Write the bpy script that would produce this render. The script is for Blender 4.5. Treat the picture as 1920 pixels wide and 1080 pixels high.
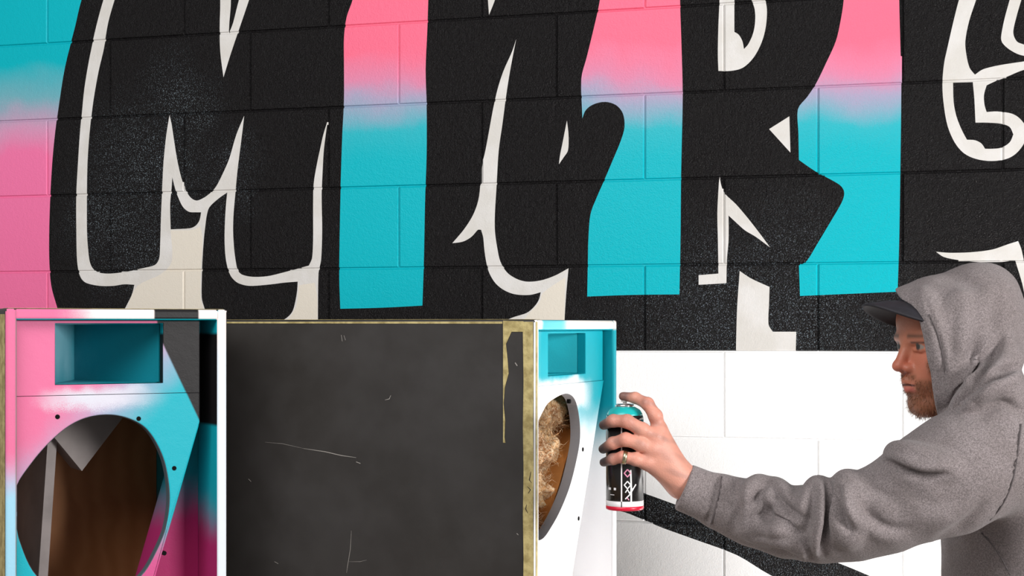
import bpy, bmesh, math, random
import numpy as np
from mathutils import Vector, Matrix
from mathutils.geometry import delaunay_2d_cdt

random.seed(7); rng = np.random.default_rng(7)
for o in list(bpy.data.objects): bpy.data.objects.remove(o)
scene = bpy.context.scene
COL = scene.collection

# ------------------------------------------------------------------ camera
F, CY, EYE = 3000.0, 609.6, 1.66            # focal length in px, horizon row, eye height
cam_d = bpy.data.cameras.new('camera'); cam = bpy.data.objects.new('camera', cam_d); COL.objects.link(cam)
cam.location = (0, 0, EYE); cam.rotation_euler = (math.radians(90), 0, 0)
cam_d.sensor_width = 36; cam_d.lens = 36*F/1920; cam_d.shift_y = (CY-540)/1920
cam_d.clip_start = .05
scene.camera = cam

# ------------------------------------------------------------------ light
w = bpy.data.worlds.new('world'); scene.world = w; w.use_nodes = True
w.node_tree.nodes['Background'].inputs[0].default_value = (1.0, .985, .97, 1)
w.node_tree.nodes['Background'].inputs[1].default_value = 0.25
def area(name, loc, target, sx, sy, power, col):
    l = bpy.data.lights.new(name, 'AREA'); l.shape = 'RECTANGLE'; l.size = sx; l.size_y = sy; l.energy = power; l.color = col
    o = bpy.data.objects.new(name, l); COL.objects.link(o); o.location = loc
    o.rotation_euler = (Vector(target)-Vector(loc)).to_track_quat('-Z', 'Y').to_euler()
    return o
area('daylight_from_door', (4.6, -1.0, 2.3), (.1, 3.6, 1.4), 1.8, 1.8, 345, (1, .97, .95))
area('left_wall_fill_light', (-1.3, .7, 3.5), (-1.0, 3.9, 1.5), 2.4, 1.4, 85, (1, .985, .97))  # unseen overhead fill, added to lift the left wall
scene.view_settings.view_transform = 'Standard'; scene.view_settings.look = 'None'
scene.view_settings.gamma = 1; scene.view_settings.use_curve_mapping = False
scene.view_settings.exposure = 0.0

# ------------------------------------------------------------------ helpers
def PX(px, py, Z):                                  # a pixel at a given depth -> point in the place
    return np.array([(px-960)/F*Z, Z, EYE-(py-CY)/F*Z])
def lin(c):
    out = []
    for v in c[:3]:
        v = v/255
        out.append(v/12.92 if v <= .04045 else ((v+.055)/1.055)**2.4)
    return (*out, 1)
def link(name, me, parent=None):
    o = bpy.data.objects.new(name, me); COL.objects.link(o)
    if parent: o.parent = parent
    return o
def tag(o, label, cat=None, kind=None, group=None):
    o['label'] = label
    if cat: o['category'] = cat
    if kind: o['kind'] = kind
    if group: o['group'] = group
    return o
def empty(name, loc, rz=0):
    o = bpy.data.objects.new(name, None); COL.objects.link(o); o.location = loc; o.rotation_euler = (0, 0, rz)
    o.empty_display_size = .1
    return o
def mesh_np(name, verts, faces, mats, smooth=True, fmat=None):
    """verts (n,3), faces (m,k) array of equal length polygons"""
    me = bpy.data.meshes.new(name)
    verts = np.asarray(verts, np.float32); faces = np.asarray(faces, np.int32)
    n, (m, k) = len(verts), faces.shape
    me.vertices.add(n); me.vertices.foreach_set('co', verts.ravel())
    me.loops.add(m*k); me.loops.foreach_set('vertex_index', faces.ravel())
    me.polygons.add(m); me.polygons.foreach_set('loop_start', np.arange(m, dtype=np.int32)*k)
    me.polygons.foreach_set('use_smooth', np.full(m, smooth))
    for q in mats: me.materials.append(q)
    if fmat is not None: me.polygons.foreach_set('material_index', np.asarray(fmat, np.int32))
    me.update(calc_edges=True); me.validate()
    return me
def mesh_py(name, verts, faces, mats, smooth=False, fmat=None):
    me = bpy.data.meshes.new(name); me.from_pydata([tuple(map(float, v)) for v in verts], [], faces)
    for q in (mats if isinstance(mats, (list, tuple)) else [mats]): me.materials.append(q)
    if fmat is not None:
        for p, i in zip(me.polygons, fmat): p.material_index = i
    for p in me.polygons: p.use_smooth = smooth
    me.update(); return me
def bevel(o, wd, seg=2):
    b = o.modifiers.new('bevel', 'BEVEL'); b.width = wd; b.segments = seg; b.limit_method = 'ANGLE'; b.angle_limit = .6
    return o
def tube(pts, rad, n=8, cap=True):
    pts = [np.asarray(p, float) for p in pts]; V = []; Fc = []
    rad = rad if hasattr(rad, '__len__') else [rad]*len(pts)
    up = np.array([0.13, .21, .97])
    for i, p in enumerate(pts):
        d = pts[min(i+1, len(pts)-1)]-pts[max(i-1, 0)]; d /= np.linalg.norm(d)+1e-9
        a = np.cross(d, up); a /= np.linalg.norm(a)+1e-9; b = np.cross(d, a)
        for k in range(n):
            t = 2*math.pi*k/n; V.append(p+rad[i]*(math.cos(t)*a+math.sin(t)*b))
    for i in range(len(pts)-1):
        for k in range(n):
            Fc.append((i*n+k, i*n+(k+1) % n, (i+1)*n+(k+1) % n, (i+1)*n+k))
    if cap: Fc += [tuple(range(n))[::-1], tuple(range((len(pts)-1)*n, len(pts)*n))]
    return V, Fc
def catmull(P, sub=4, closed=True, corner=48, tiny=6):
    P = [np.asarray(p, float) for p in P]; n = len(P); out = []
    def is_c(i):
        if not closed and (i == 0 or i == n-1): return True
        a = P[i]-P[i-1]; b = P[(i+1) % n]-P[i]
        c = np.dot(a, b)/(np.linalg.norm(a)*np.linalg.norm(b)+1e-9)
        return math.degrees(math.acos(max(-1, min(1, c)))) > corner
    C = [is_c(i) for i in range(n)]
    for i in range(n if closed else n-1):
        p1, p2 = P[i], P[(i+1) % n]
        p0 = P[i-1] if not C[i] else p1-(p2-p1)*.5
        p3 = P[(i+2) % n] if not C[(i+1) % n] else p2+(p2-p1)*.5
        L = np.linalg.norm(p2-p1); s = 1 if L < tiny else sub
        for k in range(s):
            t = k/s
            m1 = (p2-p0)*.5; m2 = (p3-p1)*.5
            l0 = np.linalg.norm(m1); l1 = np.linalg.norm(m2)
            if l0 > L: m1 = m1*L/l0
            if l1 > L: m2 = m2*L/l1
            out.append((2*t**3-3*t*t+1)*p1+(t**3-2*t*t+t)*m1+(-2*t**3+3*t*t)*p2+(t**3-t*t)*m2)
    if not closed: out.append(P[-1])
    return np.array(out)

# ------------------------------------------------------------------ materials
class N:
    def __init__(s, name):
        s.m = bpy.data.materials.new(name); s.m.use_nodes = True; s.t = s.m.node_tree
        s.b = s.t.nodes['Principled BSDF']
    def new(s, typ, **kw):
        n = s.t.nodes.new(typ)
        for k, v in kw.items(): setattr(n, k, v)
        return n
    def l(s, a, b): s.t.links.new(a, b)
    def coord(s, obj=None):
        if obj is not None:
            t = s.new('ShaderNodeTexCoord'); t.object = obj; return t.outputs['Object']
        return s.new('ShaderNodeNewGeometry').outputs['Position']
    def noise(s, co, scale, detail=3, rough=.55):
        n = s.new('ShaderNodeTexNoise'); n.inputs['Scale'].default_value = scale; n.inputs['Detail'].default_value = detail
        n.inputs['Roughness'].default_value = rough; s.l(co, n.inputs['Vector']); return n.outputs['Fac']
    def math(s, op, a, b=None, c=None):
        n = s.new('ShaderNodeMath', operation=op)
        for i, v in enumerate((a, b, c)):
            if v is None: continue
            if isinstance(v, (int, float)): n.inputs[i].default_value = v
            else: s.l(v, n.inputs[i])
        return n.outputs[0]
    def remap(s, v, a, b, c=0., d=1., smooth=True):
        n = s.new('ShaderNodeMapRange'); n.interpolation_type = 'SMOOTHSTEP' if smooth else 'LINEAR'
        for i, q in zip((1, 2, 3, 4), (a, b, c, d)): n.inputs[i].default_value = q
        s.l(v, n.inputs[0]); return n.outputs[0]
    def mix(s, f, a, b):
        n = s.new('ShaderNodeMix', data_type='RGBA')
        if isinstance(f, (int, float)): n.inputs[0].default_value = f
        else: s.l(f, n.inputs[0])
        for i, v in ((6, a), (7, b)):
            if isinstance(v, tuple): n.inputs[i].default_value = v
            else: s.l(v, n.inputs[i])
        return n.outputs[2]
    def base(s, v):
        if isinstance(v, tuple): s.b.inputs['Base Color'].default_value = v
        else: s.l(v, s.b.inputs['Base Color'])
    def bump(s, h, strength=.5, dist=.002):
        n = s.new('ShaderNodeBump'); n.inputs['Strength'].default_value = strength; n.inputs['Distance'].default_value = dist
        s.l(h, n.inputs['Height']); s.l(n.outputs[0], s.b.inputs['Normal'])
    def rough(s, v):
        if isinstance(v, (int, float)): s.b.inputs['Roughness'].default_value = v
        else: s.l(v, s.b.inputs['Roughness'])
    def plane(s, co, vec, off, soft, nz=None, amp=0.):
        d = s.new('ShaderNodeVectorMath', operation='DOT_PRODUCT'); s.l(co, d.inputs[0]); d.inputs[1].default_value = vec
        v = s.math('ADD', d.outputs['Value'], off)
        if nz is not None: v = s.math('MULTIPLY_ADD', s.math('SUBTRACT', nz, .5), amp, v)
        return s.remap(v, -soft, soft)
    def ball(s, co, c, r0, r1, nz=None, amp=0.):
        d = s.new('ShaderNodeVectorMath', operation='DISTANCE'); s.l(co, d.inputs[0]); d.inputs[1].default_value = c
        v = d.outputs['Value']
        if nz is not None: v = s.math('MULTIPLY_ADD', s.math('SUBTRACT', nz, .5), amp, v)
        return s.remap(v, r0, r1, 1., 0.)

def simple(name, c, rough=.5, metal=0., grain=0., gscale=60, bump=0., bscale=200, spec=.5):
    n = N(name); co = n.coord()
    if grain:
        k = n.remap(n.noise(co, gscale, 4), .3, .7)
        c2 = tuple(x*(1-grain) for x in c[:3])+(1,)
        n.base(n.mix(k, c2, c))
    else: n.base(c)
    n.rough(rough); n.b.inputs['Metallic'].default_value = metal; n.b.inputs['Specular IOR Level'].default_value = spec
    if bump: n.bump(n.noise(co, bscale, 3), bump, .001)
    return n.m

# ------------------------------------------------------------------ wall frame
TH, D0, S0 = 0.295, 3.834, 1.276
CT, ST, TT = math.cos(TH), math.sin(TH), math.tan(TH)
def wall_uv(px, py):
    dx = (px-960)/F; k = D0/(1+dx*TT)
    return (S0+k*dx/CT, EYE-(py-CY)/F*k)
def wall_world(px, py):
    s, z = wall_uv(px, py); return ((s-S0)*CT, D0-(s-S0)*ST, z)

def wall_paint(name):
    n = N(name); co = n.coord()
    fine = n.noise(co, 330, 2, .6); mid = n.noise(co, 95, 3, .6)
    h = n.math('MULTIPLY_ADD', mid, .9, fine)
    return n, co, h
# black paint, orange-peel block face, pale overspray at left, painted glint speckle at right
n, co, h = wall_paint('black_wall_paint')
grain = n.noise(co, 420, 1, .6); cloud = n.noise(co, 9, 3)
m = None
for (px, py, r) in ((270, 320, .26), (210, 420, .2), (330, 190, .16), (250, 470, .2), (430, 340, .14), (1480, 600, .35), (1330, 590, .3), (1330, 900, .6)):
    b_ = n.ball(co, wall_world(px, py), .0, r, cloud, .2)
    m = b_ if m is None else n.math('MAXIMUM', m, b_)
spk = n.math('MULTIPLY', n.remap(grain, .58, .70), n.math('MULTIPLY_ADD', m, .5, .02))
n.base(n.mix(spk, (.0065, .0056, .0060, 1), lin((150, 165, 175))))
n.rough(.27); n.b.inputs['Specular IOR Level'].default_value = .15; n.bump(h, 1., .0042); M_BLACK = n.m
n, co, h = wall_paint('letter_white_paint')
n.base(n.mix(n.remap(n.noise(co, 14, 4), .35, .7), lin((206, 203, 198)), lin((216, 214, 212)))); n.rough(.55); n.bump(h, .3, .0014); M_LETTER = n.m
n, co, h = wall_paint('cream_base_paint')
n.base(lin((218, 211, 198))); n.rough(.6); n.bump(h, .3, .0014); M_CREAM = n.m
n, co, h = wall_paint('white_block_paint')
n.base((.9, .9, .9, 1)); n.rough(.6); n.bump(h, .3, .0014); M_WHITE = n.m
def fade(name, stops, tilt, rough=.4):
    n, co, h = wall_paint(name)
    sp = n.new('ShaderNodeSeparateXYZ'); n.l(co, sp.inputs[0])
    z = n.math('MULTIPLY_ADD', sp.outputs[0], tilt, sp.outputs[2])
    z = n.math('MULTIPLY_ADD', n.math('SUBTRACT', n.noise(co, 7, 2), .5), .10, z)
    z = n.math('MULTIPLY_ADD', n.math('SUBTRACT', n.noise(co, 700, 2), .5), .05, z)
    r = n.new('ShaderNodeValToRGB'); z0, z1 = stops[0][0], stops[-1][0]
    n.l(n.remap(z, z0, z1, smooth=False), r.inputs[0])
    e = r.color_ramp.elements
    while len(e) < len(stops): e.new(.5)
    for q, (zz, c) in zip(e, stops): q.position = (zz-z0)/(z1-z0); q.color = lin(c)
    n.base(r.outputs[0]); n.b.inputs['Specular IOR Level'].default_value = .2; n.rough(rough); n.bump(h, .4, .0016); return n.m
M_STRIPE = fade('pink_to_teal_spray', [(2.06, (0, 176, 190)), (2.13, (40, 176, 190)), (2.21, (168, 156, 186)), (2.25, (214, 132, 166)), (2.33, (240, 108, 138))], .03)
M_LEFT = fade('teal_to_pink_spray', [(1.7, (232, 112, 158)), (2.10, (236, 118, 166)), (2.17, (206, 150, 184)), (2.25, (110, 172, 186)), (2.36, (0, 176, 190))], .0)

# ------------------------------------------------------------------ structure: floor, wall of concrete blocks with the mural on it
def box_mesh(name, a, b, mats, fm=None):
    x0, y0, z0 = a; x1, y1, z1 = b
    V = [(x0, y0, z0), (x1, y0, z0), (x1, y1, z0), (x0, y1, z0), (x0, y0, z1), (x1, y0, z1), (x1, y1, z1), (x0, y1, z1)]
    Fc = [(0, 3, 2, 1), (4, 5, 6, 7), (0, 1, 5, 4), (2, 3, 7, 6), (1, 2, 6, 5), (3, 0, 4, 7)]   # bottom top front back right left
    return mesh_py(name, V, Fc, mats, False, fm)
n = N('concrete_floor'); co = n.coord()
n.base(n.mix(n.remap(n.noise(co, 5, 6), .3, .7), lin((128, 124, 120)), lin((158, 154, 150)))); n.rough(.55); n.bump(n.noise(co, 90, 3), .2, .002)
fl = link('floor', box_mesh('floor', (-4.5, -2.5, -.1), (4.5, 5.6, 0), [n.m])); tag(fl, 'grey concrete floor', None, 'structure')

TOP = -340            # mural carried on above the frame
def smooth_poly(P, **k): return np.array([wall_uv(*p) for p in catmull(P, **k)])
K, LT, CR, ST_, LF, WH = 0, 1, 2, 3, 4, 5
MATS = [M_BLACK, M_LETTER, M_CREAM, M_STRIPE, M_LEFT, M_WHITE]
SHAPES = []
def shape(cls, P, corner=48): SHAPES.append((cls, smooth_poly(P, corner=corner)))
# pink and teal ground at the far left
shape(LF, [(-900, -700), (400, -700), (400, 800), (-900, 800)])
# black body of the letters
shape(K, [(330, TOP-60), (250, TOP+120), (185, -90), (153, 0), (141, 50), (122, 125), (110, 200), (102, 262), (97, 320), (93, 400), (92, 480), (96, 535), (107, 576), (125, 640), (140, 657), (1500, 657), (2500, 657), (2500, TOP-60)])
shape(WH, [(-900, 657.5), (140, 657.5), (1500, 657.5), (2500, 657.5), (2500, 2600), (-900, 2600)])
# fade stripes between the letters
shape(ST_, [(705, TOP), (690, -120), (661, 0), (650, 32), (645, 70), (645, 120), (645, 190), (642, 250), (639, 340), (637, 430), (636, 520), (638, 579), (715, 577), (792, 573), (795, 480), (797, 380), (800, 290), (800, 200), (798, 130), (801, 60), (803, 0), (806, -150), (806, TOP)])
shape(ST_, [(1150, TOP), (1142, -120), (1125, 0), (1113, 55), (1100, 108), (1090, 148), (1092, 222), (1098, 207), (1112, 196), (1134, 191), (1155, 197), (1168, 213), (1171, 238), (1164, 264), (1150, 298), (1133, 338), (1118, 372), (1107, 402), (1103, 450), (1102, 500), (1101, 556), (1185, 553), (1274, 552), (1276, 440), (1277, 330), (1280, 180), (1278, 90), (1275, 0), (1272, -150), (1270, TOP)])
shape(ST_, [(1585, TOP), (1590, -120), (1582, 0), (1576, 40), (1567, 78), (1549, 118), (1531, 155), (1514, 181), (1496, 205), (1497, 250), (1498, 300), (1530, 322), (1560, 338), (1577, 349), (1583, 362), (1578, 380), (1556, 418), (1532, 458), (1513, 489), (1498, 498), (1500, 555), (1590, 551), (1683, 547), (1686, 450), (1688, 330), (1690, 155), (1688, 80), (1686, 0), (1684, -150), (1684, TOP)])
# first letter: pale outline and filled foot
shape(LT, [(300, TOP), (262, -220), (225, -100), (194, 0), (183, 40), (173, 83), (165, 123), (158, 167), (154, 207), (150, 250), (146, 310), (143, 367), (143, 433), (144, 483), (147, 508), (153, 523), (163, 531), (187, 536), (213, 536), (233, 533), (252, 534),
 (247, 553), (235, 577), (222, 604), (215, 640), (400, 640), (392, 604), (383, 577), (378, 557), (379, 500), (382, 450), (385, 423), (388, 402), (393, 388),
 (410, 372), (426, 361), (424, 380), (422, 410), (421, 450), (423, 483), (428, 507), (435, 521), (447, 531), (467, 536), (500, 534), (533, 530), (558, 528), (557, 545), (553, 568), (547, 586), (533, 599), (500, 616), (500, 640), (596, 640), (596, 597), (597, 513), (602, 487), (604, 433), (603, 365), (605, 317), (607, 283), (611, 250), (615, 224),
 (606, 253), (600, 280), (594, 308), (588, 345), (587, 385), (587, 450), (585, 484), (579, 498), (560, 503), (527, 512), (500, 518), (473, 519), (454, 515), (446, 507), (442, 490), (439, 467), (437, 433), (438, 400), (441, 365), (445, 322), (449, 290), (455, 243), (458, 217),
 (443, 253), (430, 297), (417, 327), (405, 350), (393, 363), (380, 372), (368, 376), (357, 370), (348, 356), (340, 333), (333, 303), (328, 273), (322, 233), (318, 216),
 (312, 253), (307, 300), (305, 335), (302, 400), (300, 467), (298, 486), (290, 497), (267, 503), (227, 511), (200, 513), (182, 510), (173, 502), (168, 490), (165, 467), (163, 433), (163, 367), (164, 310), (167, 262), (172, 213), (177, 177), (185, 133), (195, 90), (203, 43), (215, 0), (246, -100), (284, -220), (325, TOP)])
shape(K, [(323, 332), (328, 352), (334, 370), (343, 388), (354, 397), (366, 398), (377, 398), (374, 413), (367, 423), (356, 428), (320, 430), (319, 383), (322, 350)])
shape(LT, [(408, -160), (413, 0), (412, 50), (413, 97), (419, 145), (433, 100), (450, 50), (467, 0), (520, -160)])
shape(K, [(428, -160), (433, 0), (430, 43), (429, 63), (437, 43), (448, 0), (495, -160)])
shape(CR, [(258, 536), (300, 515), (322, 490), (320, 432), (360, 431), (376, 424), (380, 450), (377, 500), (376, 557), (383, 584), (392, 640), (218, 640), (238, 577)])
shape(CR, [(560, 535), (590, 530), (595, 560), (594, 640), (505, 640), (545, 592), (556, 570)])
# second letter
shape(LT, [(908, -120), (915, 0), (917, 28), (928, 0), (965, -120)])
shape(LT, [(968, 73), (960, 97), (944, 133), (933, 167), (924, 207), (918, 240), (910, 283), (903, 313), (901, 343), (897, 375), (887, 403), (870, 430), (848, 456), (868, 453), (884, 444), (896, 431), (902, 431), (906, 445), (908, 467), (912, 493), (918, 513), (930, 532), (947, 545), (967, 552), (993, 553), (1014, 548), (1010, 563), (1000, 577), (987, 587), (965, 594), (950, 600), (950, 635), (1058, 635), (1059, 593), (1062, 547), (1066, 503), (1040, 517), (1013, 526), (987, 528), (967, 522), (950, 510), (938, 490), (932, 463), (928, 433), (928, 400), (931, 350), (935, 283), (942, 233), (948, 187), (954, 147), (962, 103)])
shape(LT, [(1063, 226), (1066, 253), (1065, 282), (1057, 295), (1048, 308), (1050, 292), (1055, 267)])
shape(CR, [(1018, 549), (1060, 520), (1058, 635), (955, 635), (990, 590), (1012, 566)])
# third letter
shape(LT, [(1350, -260), (1349, 0), (1347, 50), (1346, 100), (1347, 133), (1370, 133), (1393, 127), (1413, 108), (1428, 80), (1436, 50), (1438, 17), (1433, -10), (1420, -120), (1380, -220)])
shape(K, [(1377, -140), (1377, 0), (1377, 60), (1385, 65), (1392, 77), (1395, 92), (1403, 83), (1412, 63), (1416, 40), (1415, 17), (1408, -5), (1395, -90)])
shape(LT, [(1480, 218), (1482, 286), (1442, 242)])
shape(LT, [(1349, 330), (1347, 357), (1345, 400), (1346, 450), (1347, 513), (1310, 516), (1310, 534), (1362, 531), (1363, 487), (1366, 450), (1366, 404), (1380, 417), (1397, 432), (1417, 444), (1444, 464), (1424, 437), (1403, 410), (1380, 383), (1360, 364), (1353, 350)])
shape(LT, [(1387, 508), (1408, 522), (1443, 538), (1442, 567), (1441, 608), (1449, 622), (1493, 622), (1492, 658), (1380, 658), (1382, 580)])
# fourth letter, cut by the frame
shape(LT, [(1850, -150), (1820, -70), (1798, 0), (1787, 43), (1777, 87), (1770, 120), (1767, 160), (1770, 200), (1777, 237), (1790, 267), (1807, 287), (1830, 298), (1860, 302), (1890, 297), (1910, 283), (1924, 260), (1924, 240), (1913, 223), (1897, 213), (1870, 209), (1850, 210), (1846, 197), (1845, 178), (1850, 160), (1867, 152), (1890, 143), (1920, 131), (1990, 118), (1990, 100), (1920, 115), (1900, 118), (1870, 123), (1843, 130), (1828, 140), (1818, 127), (1812, 103), (1810, 77), (1817, 40), (1830, 0), (1852, -70), (1885, -150)])
shape(K, [(1824, 154), (1827, 187), (1829, 230), (1850, 230), (1877, 232), (1893, 238), (1900, 252), (1893, 267), (1877, 277), (1860, 279), (1847, 279), (1840, 269), (1828, 263), (1813, 262), (1803, 243), (1793, 217), (1788, 190), (1787, 155)])
shape(LT, [(1925, -120), (1893, 0), (1883, 37), (1877, 70), (1880, 81), (1893, 93), (1913, 103), (1960, 112), (1960, 95), (1910, 80), (1902, 70), (1900, 57), (1907, 27), (1915, 0), (1950, -120)])
shape(LT, [(1755, 472), (1780, 474), (1820, 473), (1860, 468), (1890, 458), (1909, 452), (1915, 467), (1923, 500), (1960, 600), (1960, 640), (1930, 590), (1917, 533), (1903, 487), (1880, 491), (1847, 492), (1800, 488), (1770, 482)])
# black swoosh low on the white courses
shape(K, [(1020, 905), (1090, 910), (1160, 914), (1207, 925), (1272, 948), (1370, 980), (1470, 1018), (1573, 1056), (1640, 1084), (1760, 1140), (1760, 1190), (1560, 1130), (1444, 1078), (1382, 1041), (1304, 1012), (1240, 989), (1205, 974), (1160, 958), (1020, 945)], corner=80)

GAP, DEP, SK = .0075, .0035, .0035
S_MIN, S_MAX, Z_MAX = -.62, 3.1, 3.0
blocks = []
for r in range(15):
    z0, z1 = .2*r+GAP/2, .2*r+.2-GAP/2
    k = 12-1-r                                    # course index counted down from the 2.40 m joint
    odd = (k % 2 == 0)
    j = -4
    while True:
        a = .2*j*1.0+(.2-.0137 if odd else 0.)
        if j % 2: j += 1; continue
        b = a+.4; j += 2
        if a > S_MAX: break
        aa, bb = max(a, S_MIN), min(b, S_MAX)
        if bb-aa < .03: continue
        blocks.append((aa+GAP/2, z0, bb-GAP/2, z1))
V2, E2 = [], []
def add_loop(P):
    i = len(V2); P = list(P)
    for p in P: V2.append(Vector((float(p[0]), float(p[1]))))
    for q in range(len(P)): E2.append((i+q, i+(q+1) % len(P)))
add_loop([(S_MIN-.001, 0), (S_MAX+.001, 0), (S_MAX+.001, Z_MAX), (S_MIN-.001, Z_MAX)])
for (a, z0, b, z1) in blocks: add_loop([(a, z0), (b, z0), (b, z1), (a, z1)])
for cls, P in SHAPES:
    P = np.column_stack([np.clip(P[:, 0], S_MIN-.3, S_MAX+.3), np.clip(P[:, 1], -.3, Z_MAX+.3)])
    add_loop(P)
vo, eo, fo, *_ = delaunay_2d_cdt(V2, E2, [], 0, 1e-6)
vo = np.array([(v.x, v.y) for v in vo]); fo = np.array([f for f in fo if len(f) == 3])
cen = vo[fo].mean(axis=1)
inb = (cen[:, 0] > S_MIN-.001) & (cen[:, 0] < S_MAX+.001) & (cen[:, 1] > 0) & (cen[:, 1] < Z_MAX)
fo, cen = fo[inb], cen[inb]
def pip(pts, P):
    x, y = pts[:, 0], pts[:, 1]; ins = np.zeros(len(pts), bool)
    q = np.roll(P, 1, axis=0)
    for (x1, y1), (x2, y2) in zip(P, q):
        if y1 == y2: continue
        c = ((y1 > y) != (y2 > y)) & (x < (x2-x1)*(y-y1)/(y2-y1)+x1); ins ^= c
    return ins
cls_f = np.full(len(fo), K)
for cls, P in SHAPES: cls_f[pip(cen, P)] = cls
blk_f = np.full(len(fo), -1)
for bi, (a, z0, b, z1) in enumerate(blocks):
    blk_f[(cen[:, 0] > a) & (cen[:, 0] < b) & (cen[:, 1] > z0) & (cen[:, 1] < z1)] = bi
# orient all triangles to face the room (-y)
def tri_fix(f):
    p = vo[f]; ar = (p[:, 1, 0]-p[:, 0, 0])*(p[:, 2, 1]-p[:, 0, 1])-(p[:, 1, 1]-p[:, 0, 1])*(p[:, 2, 0]-p[:, 0, 0])
    f = f.copy(); s_ = ar < 0; f[s_] = f[s_][:, ::-1]; return f
fo = tri_fix(fo)
mi = np.where(blk_f < 0)[0]
used, inv = np.unique(fo, return_inverse=True); inv = inv.reshape(fo.shape)
mv = np.column_stack([vo[used, 0], np.full(len(used), DEP), vo[used, 1]])
nb = len(mv); bk = [(S_MIN, DEP+.001, 0), (S_MAX, DEP+.001, 0), (S_MAX, DEP+.001, Z_MAX), (S_MIN, DEP+.001, Z_MAX), (S_MIN, .2, 0), (S_MAX, .2, 0), (S_MAX, .2, Z_MAX), (S_MIN, .2, Z_MAX)]
wv = list(map(tuple, mv))+bk
wf = [tuple(int(q) for q in f) for f in inv[mi]]; wm = [int(c) for c in cls_f[mi]]
for q in ((4, 7, 6, 5), (0, 4, 5, 1), (1, 5, 6, 2), (2, 6, 7, 3), (3, 7, 4, 0)):
    wf.append(tuple(nb+i for i in q)); wm.append(WH)
wall = link('wall_back', mesh_py('wall_back', wv, wf, MATS, False, wm))
wall.location = (-S0*CT, D0+S0*ST, 0); wall.rotation_euler = (0, 0, -TH)
tag(wall, 'painted concrete block wall with black and pale graffiti lettering over pink and teal', None, 'structure')
for bi, (a, z0, b, z1) in enumerate(blocks):
    idx = np.where(blk_f == bi)[0]
    if not len(idx): continue
    cx, cz = (a+b)/2, (z0+z1)/2
    used, inv = np.unique(fo[idx], return_inverse=True); inv = inv.reshape(-1, 3)
    P = vo[used]
    V = [(x-cx, 0., z-cz) for x, z in P]; Fc = [tuple(int(q) for q in f) for f in inv]; Fm = [int(c) for c in cls_f[idx]]
    edges = {}
    for fi, f in enumerate(Fc):
        for q in range(3): edges[(f[q], f[(q+1) % 3])] = fi
    ext = {}
    def skirt(i):
        if i not in ext:
            x, _, z = V[i]; hx, hz = (b-a)/2, (z1-z0)/2
            ox = SK if abs(x-hx) < 1e-5 else (-SK if abs(x+hx) < 1e-5 else 0); oz = SK if abs(z-hz) < 1e-5 else (-SK if abs(z+hz) < 1e-5 else 0)
            ext[i] = len(V); V.append((x+ox, DEP+.0015, z+oz))
        return ext[i]
    for (i, j), fi in list(edges.items()):
        if (j, i) not in edges:
            Fc.append((j, i, skirt(i), skirt(j))); Fm.append(Fm[fi])
    ob = link('concrete_block', mesh_py('concrete_block', V, Fc, MATS, False, Fm), wall)
    ob.location = (cx, random.uniform(-.0006, .0006), cz)
    ob.rotation_euler = (random.uniform(-.003, .003), 0, random.uniform(-.002, .002))

# ------------------------------------------------------------------ speaker cabinets
M_DARK = None
n = N('satin_black_cabinet_paint'); co = n.coord()
n.base(n.mix(n.remap(n.noise(co, 4, 5), .3, .75), (.028, .025, .023, 1), (.038, .035, .034, 1)))
n.rough(n.remap(n.noise(co, 16, 4), .2, .8, .36, .52)); n.bump(n.noise(co, 260, 2), .06, .001); M_DARK = n.m
M_MDF = simple('grey_primed_board', lin((150, 142, 140)), .7, grain=.25, gscale=12)
n = N('brown_plywood'); co = n.coord()
wv_ = n.new('ShaderNodeTexWave'); wv_.inputs['Scale'].default_value = 9; wv_.inputs['Distortion'].default_value = 7; wv_.inputs['Detail'].default_value = 3; n.l(co, wv_.inputs['Vector'])
n.base(n.mix(wv_.outputs['Fac'], lin((168, 110, 64)), lin((180, 122, 74)))); n.rough(.6); M_PLY = n.m
n = N('masking_tape_paper'); co = n.coord()
n.base(n.mix(n.remap(n.noise(co, 60, 4), .3, .7), lin((150, 134, 84)), lin((196, 180, 124)))); n.rough(.6); n.bump(n.noise(co, 240, 3), .5, .001); M_TAPE = n.m
M_SCR = simple('bare_scratch', lin((150, 145, 140)), .6)
M_INK = simple('dark_marker_ink', lin((40, 34, 30)), .5)
M_HOLE = simple('hole_dark_plug', (.006, .006, .006, 1), .8, spec=.05)

PINK, TEAL, WHT, BLK = lin((214, 108, 148)), lin((20, 166, 182)), lin((238, 232, 236)), (.012, .011, .012, 1)
LAV = lin((166, 160, 190))
def paint(name, root, start, layers, rough=.42):
    """sprayed panel: each layer = colour, [(vec, offset, softness)...] in the cabinet's own coordinates"""
    n = N(name); co = n.coord(root); nz = n.noise(co, 9, 3); fz = n.noise(co, 900, 1)
    nz = n.math('MULTIPLY_ADD', n.math('SUBTRACT', fz, .5), .35, nz)
    c = start
    for col, halves in layers:
        m = None
        for vec, off, soft in halves:
            q = n.plane(co, vec, off, soft, nz, 0.07 if soft > .004 else 0.)
            m = q if m is None else n.math('MULTIPLY', m, q)
        c = n.mix(m, c, col)
    n.b.inputs['Specular IOR Level'].default_value = .14
    n.base(c); n.rough(rough); n.bump(n.math('MULTIPLY_ADD', n.noise(co, 420, 2), .5, n.noise(co, 60, 2)), .22, .0015)
    return n.m

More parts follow.
